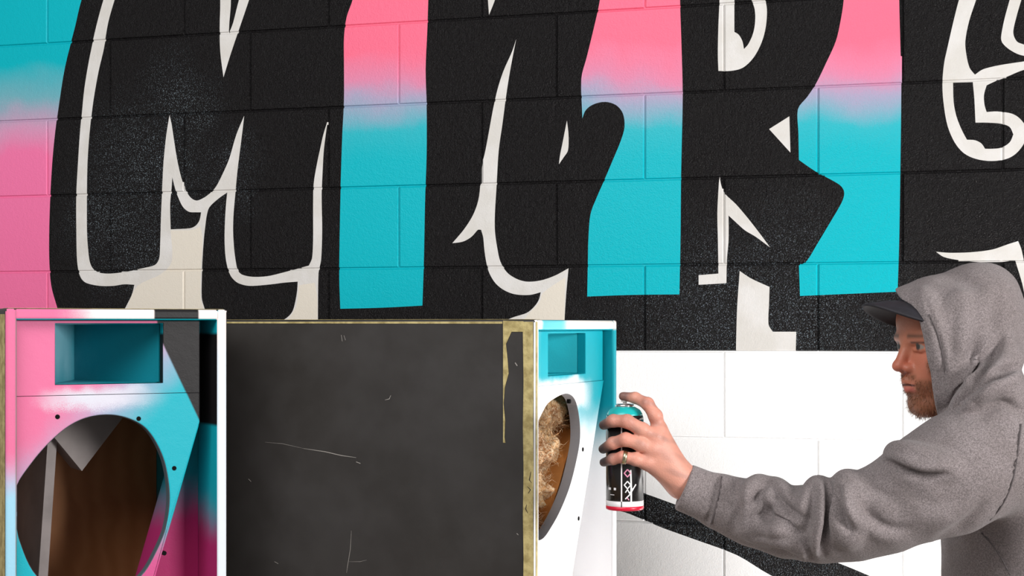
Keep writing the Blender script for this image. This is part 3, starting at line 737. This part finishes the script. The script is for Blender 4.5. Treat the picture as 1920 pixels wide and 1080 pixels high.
ARM = [(1349, 940, 2.725, 46), (1412, 965, 2.705, 55), (1478, 979, 2.68, 63), (1540, 981, 2.65, 70), (1600, 972, 2.63, 75), (1660, 953, 2.615, 80), (1742, 912, 2.60, 96), (1802, 880, 2.60, 104), (1856, 856, 2.61, 108)]
body = Field((.10, 2.55, 1.20), (1.10, 2.95, 1.80), .002)
# head
body.ell(hd(-.004, 0, .034), (.098, .074, .072), HR_, .01)
body.ell(hd(.032, 0, -.030), (.060, .060, .080), HR_, .02)
body.ell(hd(.065, 0, -.057), (.028, .036, .034), HR_, .015)
body.ell(hd(.062, 0, -.099), (.020, .022, .018), HR_, .014)
body.ell(hd(.072, 0, .045), (.026, .050, .040), HR_, .02)
for sd in (-1, 1):
    body.cone(hd(.058, sd*.014, -.101), hd(.005, sd*.054, -.078), .017, .015, .018)
    body.ell(hd(.062, sd*.044, -.026), (.020, .019, .020), HR_, .02)
    body.ell(hd(.099, sd*.034, -.002), (.0155, .019, .011), HR_, .012, 's')
for sd in (-1, 1):
    body.cone(hd(.091, sd*.008, .012), hd(.081, sd*.046, .0135), .0085, .008, .012)
    body.ell(hd(.0775, sd*.031, -.001), (.0125, .0125, .0125), HR_, .002)
    body.cone(hd(.0885, sd*.019, .0050), hd(.080, sd*.045, .0042), .0042, .0036, .004)      # upper lid
    body.cone(hd(.0885, sd*.019, -.0068), hd(.080, sd*.045, -.006), .003, .003, .005)      # lower lid
body.cone(hd(.089, 0, .010), hd(.1055, 0, -.030), .0080, .0095, .010)                        # nose
body.ell(hd(.1075, 0, -.0345), (.012, .0105, .0095), HR_, .006)
for sd in (-1, 1):
    body.ell(hd(.0945, sd*.0125, -.038), (.0105, .0065, .0075), HR_, .006)
    body.ell(hd(.098, sd*.0065, -.0455), (.0045, .0032, .0035), HR_, .003, 's')             # nostril
    body.cone(hd(.0935, 0, -.0585), hd(.081, sd*.022, -.0655), .0068, .0045, .005)           # lips
    body.cone(hd(.0885, 0, -.0735), hd(.078, sd*.020, -.0675), .0070, .0045, .005)
    body.cone(hd(.098, 0, -.0662), hd(.081, sd*.023, -.0665), .0022, .0018, .002, 's')
    body.ell(hd(-.005, sd*.076, -.012), (.018, .009, .032), HR_, .006)                       # ear
# neck, shoulders, arm
neck = hd(-.045, 0, -.17)
body.cone(hd(-.015, 0, -.06), neck, .055, .062, .02)
SHL = PX(1850, 870, 2.62)
body.cone(neck, SHL+np.array([0, .02, .0]), .062, .055, .03)
body.cone(neck, neck+np.array([.05, .10, -.12]), .062, .07, .03)
A_ = [SHL]+[PX(*p) for p in ((1742, 915, 2.605), (1600, 972, 2.632), (1540, 981, 2.652), (1412, 962, 2.706), (1330, 928, 2.724))]+[WR_]
body.chain(A_, [.052, .05, .043, .042, .038, .029, .0265], .015)
# hand: palm as flat blends between wrist and knuckles
for nm, kr in (('index', .0155), ('middle', .0165), ('ring', .016), ('little', .0145)):
    p0 = FING[nm][0][0]
    body.cone(WR_+(p0-WR_)*.08, p0, .020, kr*.92, .014)
body.cone(WR_, PX(1236, 858, 2.722), .0245, .021, .015)
body.cone(WR_, FING['thumb'][0][0], .021, .019, .012)
for nm, (P, R_) in FING.items():
    for i in range(len(P)-1): body.cone(P[i], P[i+1], R_[i], R_[i+1], .0035)
    for i in range(1, len(P)-1): body.ell(P[i], (R_[i]*1.06,)*3, None, .003)
for nm in ('index', 'middle', 'ring', 'little'):      # knuckles and tendons
    p0 = FING[nm][0][0]; body.ell(p0-np.array([0, .004, 0]), (.0115,)*3, None, .008)
V, Q = body.mesh(); V = smooth_mesh(V, Q, 2, .45)
# colours of skin, beard, lips, stained fingers as they are on the man
loc = (V-H0)@HR_.T; f_, l_, u_ = loc[:, 0], loc[:, 1], loc[:, 2]; al = np.abs(l_)
def sst(x, a, b): t = np.clip((x-a)/(b-a), 0, 1); return t*t*(3-2*t)
def nz3(P, sc, seed):
    g = np.random.default_rng(seed); o = 0
    for _ in range(6):
        o = o+np.sin(P@g.normal(0, sc, 3)+g.uniform(0, 6.28))
    return o/6
skin = np.array(lin((190, 126, 100))[:3]); C = np.tile(skin, (len(V), 1))
def blend(mask, col): C[:] = C*(1-mask[:, None])+np.array(lin(col)[:3])*mask[:, None]
head = (np.linalg.norm(V-H0, axis=1) < .17).astype(float)*(V[:, 2] > 1.44)
blend(head*.6, (182, 110, 84))
blend((V[:, 0] < .36)*.75, (222, 160, 142))
blend(np.clip(nz3(V, 90, 1), 0, 1)*.25, (206, 112, 96))
blend(head*np.exp(-((f_-.105)**2+al**2+(u_+.036)**2)/(2*.013**2))*.5, (205, 96, 78))
blend(head*np.exp(-((f_-.07)**2+(al-.045)**2+(u_+.025)**2)/(2*.018**2))*.35, (206, 108, 90))
brd = head*sst(-u_, .050, .064)*sst(f_+al*.0, .0, .02)*(1-np.exp(-((u_+.0665)/.0085)**4)*sst(.024-al, 0, .006)*sst(f_, .06, .07))
brd = np.maximum(brd, head*sst(al, .040, .052)*sst(-u_, .012, .034)*sst(f_, -.02, .0))
mus = head*np.exp(-((u_+.0525)/.0055)**2)*sst(.028-al, 0, .008)*sst(f_, .06, .07)
brd = np.clip(np.maximum(brd, mus), 0, 1)
blend(brd*(.66+.2*nz3(V, 400, 3)), (116, 76, 50))
blend(head*np.exp(-((u_-.0165)/.0040)**2)*sst(al, .010, .016)*sst(.052-al, 0, .008)*sst(f_, .05, .07)*.8, (84, 56, 40))
blend(head*np.exp(-((u_+.0735)/.0045)**2)*sst(.02-al, 0, .006)*sst(f_, .07, .078)*.8, (186, 96, 88))
blend(head*np.exp(-((u_+.0665)/.0016)**2)*sst(.023-al, 0, .004)*sst(f_, .065, .072), (60, 26, 24))
blend(head*sst(al, .016, .02)*sst(.05-al, 0, .004)*np.exp(-((u_-.0055)/.0018)**2)*sst(f_, .07, .075)*.85, (60, 38, 30))
for sd in (-1, 1): blend(head*(np.linalg.norm(loc-np.array([.0775, sd*.031, -.001]), axis=1) < .0131)*(f_ > .07)*(np.abs(u_+.001) < .005), (140, 130, 122))
for sd in (-1, 1): blend(head*sst(.0062-np.linalg.norm(loc-np.array([.0900, sd*.0305, -.001]), axis=1), 0, .0012), (52, 48, 44))
for nm in ('index', 'middle', 'ring', 'little'):
    P, R_ = FING[nm]; t_ = P[-1]; d = np.linalg.norm(V-t_, axis=1)
    amt = .92 if nm != 'index' else .7
    blend(sst(.036 if nm != 'index' else .018, d, d+.001)*0+amt*(1-sst(d, .010, .042 if nm != 'index' else .020)), (50, 48, 52))
    for q in (0, 2): blend(.4*np.exp(-np.linalg.norm(V-P[q], axis=1)**2/(2*.008**2)), (206, 92, 84))
hand = (V[:, 0] < .33).astype(float); blend(hand*np.clip(nz3(V, 160, 9)*.6, 0, .35), (120, 96, 92))
me = mesh_np('body', V, Q, [], True)
ca = me.color_attributes.new('tone', 'FLOAT_COLOR', 'POINT'); ca.data.foreach_set('color', np.column_stack([np.clip(C, 0, 1), np.ones(len(C))]).astype(np.float32).ravel())
n = N('skin'); at = n.new('ShaderNodeAttribute'); at.attribute_name = 'tone'; co = n.coord()
n.base(at.outputs['Color']); n.rough(.48); n.b.inputs['Subsurface Weight'].default_value = .12; n.b.inputs['Subsurface Radius'].default_value = (.012, .004, .002); n.b.inputs['Subsurface Scale'].default_value = .5
n.bump(n.math('MULTIPLY_ADD', n.noise(co, 130, 3), 1., n.noise(co, 520, 3)), .35, .0012); me.materials.append(n.m)
person = empty('person', (.93, 2.78, 0))
tag(person, 'man in grey hoodie and dark cap spraying with outstretched arm', 'person')
def kid(name, me_):                       # a mesh given in room coordinates, parented to the man
    o = link(name, me_, person); o.matrix_parent_inverse = Matrix.Translation((-.93, -2.78, 0)); return o
kid('body', me)
# beard strands
Nn = np.zeros((len(V), 3)); fn = np.cross(V[Q[:, 2]]-V[Q[:, 0]], V[Q[:, 3]]-V[Q[:, 1]])
for k in range(4): np.add.at(Nn, Q[:, k], fn)
Nn /= np.linalg.norm(Nn, axis=1)[:, None]+1e-12
sel = np.where((brd > .55) & (f_ > .02))[0]; sel = rng.choice(sel, min(2000, len(sel)), replace=False)
BV = []; BF = []
for i in sel:
    p, nn_ = V[i], Nn[i]; d = nn_*.8+np.array([0, 0, -.75])+HF*.15+rng.normal(0, .25, 3); d /= np.linalg.norm(d)
    L = rng.uniform(.003, .0075)*(1.25 if u_[i] < -.085 else .75); s_ = np.cross(d, rng.normal(0, 1, 3)); s_ /= np.linalg.norm(s_); i0 = len(BV)
    BV += [p-s_*.00035, p+s_*.00035, p+d*L*.6+s_*.00025, p+d*L*.6-s_*.00025, p+d*L+np.array([0, 0, -.001])]
    BF += [(i0, i0+1, i0+2, i0+3), (i0+3, i0+2, i0+4)]
M_HAIR = simple('brown_beard_hair', lin((128, 82, 50)), .5, grain=.5, gscale=300)
o = kid('beard', mesh_py('beard', BV, BF, [M_HAIR], True)); o['label'] = 'short reddish brown beard'
# ring on the little finger
a, b = FING['little'][0][1], FING['little'][0][2]; c = a+(b-a)*.86; d = (b-a)/np.linalg.norm(b-a); e1 = np.cross(d, HU); e1 /= np.linalg.norm(e1); e2 = np.cross(d, e1)
V_ = []; F_ = []; nn_ = 32
for i in range(nn_):
    t = 2*math.pi*i/nn_; r = e1*math.cos(t)+e2*math.sin(t)
    for rr, q in ((.0104, -.0035), (.0120, -.0033), (.0120, .0033), (.0104, .0035)): V_.append(c+r*rr+d*q)
for i in range(nn_):
    for q in range(4): F_.append((i*4+q, i*4+(q+1) % 4, ((i+1) % nn_)*4+(q+1) % 4, ((i+1) % nn_)*4+q))
o = kid('ring', mesh_py('ring', V_, F_, [simple('pale_gold', lin((205, 195, 160)), .25, 1.)], True)); o['label'] = 'pale metal finger ring'

# cap: crown and curved peak
M_CAP = simple('dark_navy_cloth', lin((34, 32, 40)), .7, grain=.3, gscale=90, bump=.3, bscale=700)
V_ = []; F_ = []; nu, nv = 36, 12
for j in range(nv+1):
    p = math.pi/2*j/nv
    for i in range(nu):
        t = 2*math.pi*i/nu; V_.append(hd(-.004+.105*math.cos(t)*math.cos(p), .081*math.sin(t)*math.cos(p), .050+.060*math.sin(p)+.014*math.cos(t)*math.cos(p)))
for j in range(nv):
    for i in range(nu): F_.append((j*nu+i, j*nu+(i+1) % nu, (j+1)*nu+(i+1) % nu, (j+1)*nu+i))
crown = kid('cap', mesh_py('cap', V_, F_, [M_CAP], True)); s_ = crown.modifiers.new('thick', 'SOLIDIFY'); s_.thickness = .003
V_ = []; F_ = []; nu, nv = 32, 12
for i in range(nu+1):
    ph = math.radians(-68+136*i/nu)
    for j in range(nv+1):
        r = j/nv; bf, bl = .100*math.cos(ph), .080*math.sin(ph); out = .070*math.cos(ph*1.12)**.8 if abs(ph*1.12) < 1.56 else 0
        ff = bf+out*r; ll = bl*(1+.05*r)
        V_.append(hd(ff, ll, .075-.040*(abs(ll)/.08)**2-.006*r*r))
for i in range(nu):
    for j in range(nv): F_.append((i*(nv+1)+j, (i+1)*(nv+1)+j, (i+1)*(nv+1)+j+1, i*(nv+1)+j+1))
o = link('cap_peak', mesh_py('cap_peak', V_, F_, [M_CAP], True), crown)
s_ = o.modifiers.new('thick', 'SOLIDIFY'); s_.thickness = .004; s_.offset = 0

# hoodie
hood_px = [(1636, 590), (1648, 560), (1680, 540), (1706, 530), (1731, 519), (1769, 511), (1794, 500), (1816, 493), (1841, 491), (1863, 495), (1882, 506), (1898, 523), (1907, 545), (1915, 571), (1919, 600), (1920, 630), (1917, 660), (1908, 690), (1912, 720), (1905, 765), (1850, 800), (1790, 812), (1750, 806), (1700, 800), (1662, 750), (1642, 670)]
HDZ = 2.745
cl = Field((.24, 2.46, .86), (1.22, 3.10, 1.80), .003)
poly = np.array([(PX(px, py, HDZ)[0], PX(px, py, HDZ)[2]) for px, py in catmull(hood_px, sub=3)])
sl, g = cl.sub((.55, 2.60, 1.42), (1.0, 2.90, 1.80))
sd2 = sd_poly(g[0].ravel(), g[2].ravel(), poly)[:, None, :]; dy = np.abs(g[1]-HDZ)
def inflate(sd2, dy, W, R):
    t = np.clip(-sd2/R, 0, 1); wdt = W*np.sqrt(1-(1-t)**2)
    return np.where(sd2 < 0, np.maximum((dy-wdt)*.8, sd2), np.hypot(np.maximum(sd2, 0), dy)).astype(np.float32)
outer = inflate(sd2, dy, .108, .085); inner = inflate(sd2+.010, dy, .098, .078)
rim = np.array([(540, 1676), (556, 1685), (563, 1692), (571, 1706), (586, 1718), (602, 1727), (627, 1734), (659, 1740), (690, 1744), (728, 1748), (760, 1753), (788, 1761), (830, 1772)], float)
ypx = CY-(g[2]-EYE)/g[1]*F; xpx = 960+g[0]/g[1]*F
rc = (np.interp(ypx.ravel(), rim[:, 0], rim[:, 1]).reshape(ypx.shape)-xpx)/F*HDZ
inner = np.maximum(inner, (-.055-rc)*.9)
hood = np.maximum(outer, -inner)
# the neck of the garment stays solid below the chin
low = outer; zlow = (g[2]-PX(0, 800, HDZ)[2])
hood = np.minimum(hood, np.maximum(low, zlow))
hood = np.maximum(hood, rc*.9).astype(np.float32)
cl.op(sl, hood, 0, 'u')
# torso, shoulders, sleeve
TX, TY = .898, 2.775
cl.ell((TX+.01, TY, 1.22), (.155, .20, .30), None, .03)
cl.ell((TX, TY, 1.05), (.160, .20, .22), None, .03)
cl.cone((TX, TY-.06, 1.34), (TX, TY+.06, 1.34), .13, .13, .04)
cl.cone((.815, 2.64, 1.405), (.86, 2.90, 1.41), .062, .075, .03)
cl.cone(PX(1880, 800, 2.64), (.90, 2.80, 1.47), .075, .075, .03)
cl.cone((.93, 2.95, 1.36), (1.0, 3.0, 1.12), .085, .07, .03); cl.cone((1.0, 3.0, 1.12), (.86, 2.92, 1.04), .065, .055, .02)
AP = [PX(*p[:3]) for p in ARM]; AR = [p[3]/F*p[2] for p in ARM]
cl.chain(AP, AR, .02)
# cuff: ribbed band, a little tighter
C0, C1 = PX(1281, 913, 2.728), PX(1345, 939, 2.725)
cl.cone(C0-(C1-C0)*.5, C1, .0405, .0425, .004)
ad = (C1-C0)/np.linalg.norm(C1-C0); s3, g3 = cl.sub(C0-.10, C0+.06)
cl.op(s3, ((C0[0]-g3[0])*ad[0]+(C0[1]-g3[1])*ad[1]+(C0[2]-g3[2])*ad[2]).astype(np.float32), 0, 'i')
cl.cone(PX(1356, 943, 2.724), PX(1380, 951, 2.716), .0475, .050, .012)
# folds of the sleeve: soft ridges first, then creases
for pts, r in (([(1452, 912), (1475, 945), (1510, 968)], [.014, .016, .01]), ([(1425, 906), (1412, 935), (1400, 955)], [.012, .014, .008]), ([(1536, 912), (1530, 960), (1528, 1020)], [.016, .02, .012]),
               ([(1590, 905), (1600, 960), (1592, 1010)], [.02, .022, .014]), ([(1500, 1020), (1480, 1000), (1460, 985)], [.012, .012, .008]), ([(1400, 990), (1440, 1000), (1480, 1005)], [.01, .014, .01]),
               ([(1680, 850), (1740, 870), (1790, 880)], [.016, .02, .012]), ([(1850, 750), (1880, 752), (1905, 765)], [.016, .02, .016])):
    cl.groove(pts, r, -.55, .018, 'u')
# folds of the hood
for pts, r in (([(1888, 640), (1862, 690), (1838, 730), (1800, 768)], [.010, .016, .016, .010]), ([(1908, 668), (1880, 690), (1850, 705)], [.010, .014, .01]), ([(1906, 720), (1880, 730), (1845, 742), (1812, 758)], [.012, .014, .014, .01]),
               ([(1730, 545), (1752, 610), (1762, 680)], [.006, .008, .006]), ([(1800, 560), (1790, 640), (1795, 720)], [.01, .016, .012])):
    cl.groove(pts, r, -.5, .02, 'u')
cl.groove([(1346, 890), (1340, 925), (1326, 978)], [.004, .0045, .004], .0, .004, 's', 8)
V, Q = cl.mesh(); V = smooth_mesh(V, Q, 4, .5)
Nn = np.zeros((len(V), 3)); fn = np.cross(V[Q[:, 2]]-V[Q[:, 0]], V[Q[:, 3]]-V[Q[:, 1]])
for k in range(4): np.add.at(Nn, Q[:, k], fn)
Nn /= np.linalg.norm(Nn, axis=1)[:, None]+1e-12
VX, VY = 960+V[:, 0]/V[:, 1]*F, CY-(V[:, 2]-EYE)/V[:, 1]*F
facing = sst(-Nn[:, 1], -.05, .25)
def fold(pts, A, wpx, side=1):
    """press a tapering valley with a soft ridge beside it into the cloth of his near side"""
    P = catmull(pts, sub=6, closed=False, corner=170); seg = np.linalg.norm(np.diff(P, axis=0), axis=1); cum = np.concatenate([[0], np.cumsum(seg)])
    box = (VX > P[:, 0].min()-6*wpx) & (VX < P[:, 0].max()+6*wpx) & (VY > P[:, 1].min()-6*wpx) & (VY < P[:, 1].max()+6*wpx); I = np.where(box)[0]
    x, y = VX[I], VY[I]; best = np.full(len(I), 1e9); sg = np.zeros(len(I)); tt = np.zeros(len(I))
    for k in range(len(P)-1):
        e = P[k+1]-P[k]; L2 = e@e+1e-9; t = np.clip(((x-P[k, 0])*e[0]+(y-P[k, 1])*e[1])/L2, 0, 1)
        dx, dy_ = x-P[k, 0]-t*e[0], y-P[k, 1]-t*e[1]; d = np.hypot(dx, dy_); m = d < best
        best[m] = d[m]; sg[m] = np.sign(e[0]*dy_-e[1]*dx)[m]; tt[m] = ((cum[k]+t*seg[k])/cum[-1])[m]
    d = best*sg*side; amp = A*np.sin(np.pi*np.clip(tt, 0, 1))**.8
    prof = -np.exp(-(d/wpx)**2)*np.where(d > 0, 1., 1.)+.75*np.exp(-((d-2.1*wpx)/(1.5*wpx))**2)+.25*np.exp(-((d+2.3*wpx)/(1.7*wpx))**2)
    V[I] += Nn[I]*(amp*prof*facing[I])[:, None]
for a in (([(1882, 622), (1860, 665), (1836, 700), (1808, 738), (1782, 776)], .021, 9, 1), ([(1910, 684), (1878, 702), (1850, 714), (1818, 740)], .018, 8, -1), ([(1838, 610), (1816, 668), (1796, 715), (1778, 756)], .006, 9, 1),
          ([(1876, 530), (1866, 590), (1842, 655)], .005, 12, 1), ([(1733, 556), (1753, 612), (1766, 659), (1773, 725)], .003, 4, -1), ([(1798, 535), (1785, 620), (1792, 710)], .0045, 14, -1), ([(1760, 530), (1800, 525), (1850, 545)], .004, 10, 1),
          ([(1554, 900), (1552, 950), (1547, 1000), (1540, 1044)], .024, 7, 1), ([(1571, 908), (1574, 945), (1583, 975), (1598, 1000)], .019, 7, -1), ([(1446, 900), (1462, 935), (1485, 958), (1518, 976)], .011, 7, 1),
          ([(1390, 960), (1418, 935), (1444, 900)], .010, 9, -1), ([(1462, 920), (1442, 965), (1426, 1014)], .008, 9, 1), ([(1528, 912), (1522, 960), (1508, 1004)], .010, 8, 1), ([(1508, 995), (1518, 1030), (1521, 1056)], .007, 6, 1),
          ([(1656, 862), (1700, 882), (1732, 891), (1784, 888)], .013, 7, -1), ([(1604, 925), (1630, 965), (1668, 990), (1712, 990)], .007, 9, 1), ([(1750, 1016), (1800, 985), (1852, 938)], .007, 9, 1), ([(1840, 765), (1880, 756), (1922, 775)], .008, 9, 1),
          ([(1378, 890), (1386, 940), (1372, 1004)], .006, 8, -1), ([(1400, 1000), (1440, 1012), (1490, 1010)], .005, 9, -1), ([(1700, 930), (1760, 945), (1820, 920)], .004, 14, 1), ([(1620, 900), (1650, 925), (1690, 935)], .004, 10, 1)):
    fold(*a)
V = smooth_mesh(V, Q, 1, .3)
n = N('grey_marl_fleece'); co = n.coord()
m1 = n.noise(co, 1100, 3, .7); m2 = n.noise(co, 420, 3, .7); m3 = n.noise(co, 18, 3)
k_ = n.math('MULTIPLY_ADD', m2, .6, n.math('MULTIPLY', m1, .6))
n.base(n.mix(n.remap(k_, .42, .78), lin((96, 89, 89)), n.mix(n.remap(m3, .3, .7), lin((152, 142, 142)), lin((164, 154, 155))))); n.rough(.95); n.b.inputs['Specular IOR Level'].default_value = .15
n.b.inputs['Sheen Weight'].default_value = .15
n.bump(k_, .6, .0018); M_HOOD = n.m
hoodie = kid('hoodie', mesh_np('hoodie', V, Q, [M_HOOD], True)); hoodie['label'] = 'grey marl hoodie with the hood up'
M_SEAM = simple('grey_seam_thread', lin((92, 85, 86)), .9)
for pts in ([(1914, 795), (1906, 860), (1895, 912), (1873, 955), (1836, 993)], [(1836, 995), (1863, 1025), (1880, 1052), (1893, 1077)], [(1353, 893), (1347, 930), (1333, 982)], [(1742, 590), (1757, 625), (1768, 670), (1772, 710)]):
    P = cl.line(pts, .0016, 9)
    if len(P) > 3:
        V_, F_ = tube(P, .0013, 6); o = link('seam', mesh_py('seam', V_, F_, [M_SEAM], True), hoodie)
        o.matrix_parent_inverse = Matrix.Identity(4)
# trousers and shoes (below the frame)
tr = Field((.70, 2.55, .02), (1.2, 3.02, 1.02), .008)
for sd in (-1, 1):
    y = TY+sd*.10; tr.cone((TX, y, .90), (TX-.02, y+sd*.02, .50), .098, .072, .02); tr.cone((TX-.02, y+sd*.02, .50), (TX+.01, y+sd*.03, .10), .070, .058, .02)
tr.ell((TX, TY, .93), (.14, .18, .12), None, .03)
V, Q = tr.mesh(); V = smooth_mesh(V, Q, 2)
kid('trousers', mesh_np('trousers', V, Q, [simple('dark_denim', lin((48, 52, 66)), .85, grain=.3, gscale=40)], True))
for sd in (-1, 1):
    sh = Field((.70, TY+sd*.13-.08, 0), (1.1, TY+sd*.13+.08, .18), .005); y = TY+sd*.13
    sh.cone((TX+.05, y, .048), (TX-.15, y, .040), .045, .038, .01); sh.cone((TX+.02, y, .05), (TX+.01, y, .13), .045, .05, .01)
    s2, g2 = sh.sub((.7, y-.1, 0), (1.1, y+.1, .18)); sh.op(s2, np.broadcast_to(.006-g2[2], sh.f[s2].shape).astype(np.float32), 0, 'i')
    V, Q = sh.mesh(); V[:, 2] -= V[:, 2].min()
    kid('shoe', mesh_np('shoe', V, Q, [simple('dark_shoe_rubber', lin((40, 40, 42)), .6)], True))

# ------------------------------------------------------------------ spray can in the hand
cb = PX(1171.5, 955, CAN_Z); can = empty('spray_can', tuple(cb)); tag(can, 'black and white spray paint can with a teal top in his hand', 'spray can')
def zc(py): return (955-py)/F*CAN_Z
RC = .0322
def lathe(name, prof, mat, n_=48):
    V_ = []; F_ = []
    for r, z in prof:
        for i in range(n_): t = 2*math.pi*i/n_; V_.append((r*math.cos(t), r*math.sin(t), z))
    for j in range(len(prof)-1):
        for i in range(n_): F_.append((j*n_+i, j*n_+(i+1) % n_, (j+1)*n_+(i+1) % n_, (j+1)*n_+i))
    F_.append(tuple(range(n_))[::-1]); F_.append(tuple((len(prof)-1)*n_+i for i in range(n_)))
    return link(name, mesh_py(name, V_, F_, [mat], True), can)
M_CB = simple('glossy_black_label', (.014, .013, .014, 1), .22)
lathe('base_rim', [(RC*.93, 0), (RC*1.0, .0012), (RC*1.01, .004), (RC, zc(947))], simple('red_can_base', lin((214, 26, 60)), .3))
lathe('white_band', [(RC, zc(947)), (RC+.0001, zc(946.8)), (RC+.0001, zc(937))], simple('white_label_print', lin((236, 232, 234)), .3))
lathe('label_wrap', [(RC, zc(937)), (RC, zc(786))], M_CB)
lathe('shoulder', [(RC, zc(786)), (RC*.99, zc(782)), (RC*.95, zc(778))], M_CB)
lathe('teal_collar', [(RC*.97, zc(781)), (RC*.93, zc(775)), (RC*.80, zc(768)), (RC*.55, zc(763)), (RC*.46, zc(762))], simple('teal_can_top', lin((20, 178, 178)), .3))
lathe('valve_cup', [(RC*.46, zc(764)), (RC*.50, zc(762)), (RC*.50, zc(759)), (RC*.44, zc(757.5)), (RC*.36, zc(759)), (.004, zc(759))], simple('tin_valve_cup', lin((225, 222, 222)), .22, 1.))
nozz = lathe('nozzle', [(.0035, zc(760)), (.0035, zc(753)), (.0062, zc(753)), (.0060, zc(748.5)), (.004, zc(747.5))], simple('white_nozzle_plastic', lin((232, 232, 228)), .4))
for nm in ('nozzle', 'valve_cup'): pass
M_PRINT_GLOSS = simple('white_print_and_gloss', lin((240, 236, 238)), .35); M_PK = simple('pale_pink_can_print', lin((226, 150, 178)), .35)
def wrap(pts, wd, mat, nm='print_or_gloss'):
    """printed stroke or painted gloss streak on the side of the can that faces the room; pts in pixels"""
    P = []
    for p, q in zip(pts[:-1], pts[1:]):
        for k in range(5): P.append((p[0]+(q[0]-p[0])*k/5, p[1]+(q[1]-p[1])*k/5))
    P.append(pts[-1]); L = []; R = []
    for i, p in enumerate(P):
        d = np.array(P[min(i+1, len(P)-1)])-np.array(P[max(i-1, 0)]); d = d/(np.linalg.norm(d)+1e-9); q = np.array([-d[1], d[0]])*wd/2
        for lst, sg in ((L, 1), (R, -1)):
            x = (p[0]+sg*q[0]-1171.5)/F*CAN_Z; x = max(-RC*.985, min(RC*.985, x)); rr = RC+.0004
            lst.append((x, -math.sqrt(rr*rr-x*x), zc(p[1]+sg*q[1])))
    k = len(L); o = link(nm, mesh_py(nm, L+R, [(i, i+1, k+i+1, k+i) for i in range(k-1)], [mat], True), can)
wrap([(1163, 782), (1163, 937)], 2.4, M_PRINT_GLOSS); wrap([(1163, 937), (1163, 947)], 1.6, M_CB)
for y in (884, 906): wrap([(1174, y-7), (1180, y), (1174, y+7), (1168, y), (1174, y-7)], 2.2, M_PRINT_GLOSS if y > 890 else M_PK)
wrap([(1170, 920), (1174, 914), (1178, 922), (1183, 912)], 2., M_PRINT_GLOSS); wrap([(1170, 932), (1178, 924), (1190, 905)], 2.2, M_PRINT_GLOSS); wrap([(1180, 878), (1181, 910), (1181, 946)], 3.0, M_PRINT_GLOSS)  # last white stroke paints the gloss streak down the can
wrap([(1172, 928), (1177, 934)], 1.8, M_PK)
for x in (1142, 1151): wrap([(x-2, 914), (x+2, 914)], 4.5, M_PRINT_GLOSS)
wrap([(1143, 925), (1150, 925)], 1.2, M_PRINT_GLOSS)

# ------------------------------------------------------------------ floor lamp added unseen to the right of the frame, brightening the low wall
LP = Vector((1.55, 3.08, .52)); LT_ = Vector((.45, 3.62, 1.25))
lamp = empty('added_fill_lamp', (LP.x, LP.y, 0)); tag(lamp, 'yellow fill lamp on a floor stand, added unseen behind the man', 'lamp')
M_YEL = simple('yellow_lamp_enamel', lin((226, 176, 40)), .4); M_STL = simple('dark_lamp_steel', lin((50, 50, 52)), .4, .8)
rot = (LT_-LP).to_track_quat('-Z', 'Y').to_euler()
hs = link('housing', box_mesh('housing', (-.11, -.08, .012), (.11, .08, .07), [M_YEL]), lamp); hs.location = (0, 0, LP.z); hs.rotation_euler = rot; bevel(hs, .006)
V_, F_ = tube([(0, .0, .02), (0, 0, LP.z-.02)], .011, 12); link('pole', mesh_py('pole', V_, F_, [M_STL], True), lamp)
for k in range(3):
    t = 2*math.pi*k/3+.4; V_, F_ = tube([(0, 0, .10), (.18*math.cos(t), .18*math.sin(t), .009)], .008, 8); link('leg', mesh_py('leg', V_, F_, [M_STL], True), lamp)
ld = bpy.data.lights.new('added_fill_light', 'AREA'); ld.shape = 'RECTANGLE'; ld.size = .2; ld.size_y = .14; ld.energy = 29; ld.color = (1, .98, .96)
lo_ = bpy.data.objects.new('added_fill_light', ld); COL.objects.link(lo_); lo_.location = LP; lo_.rotation_euler = rot
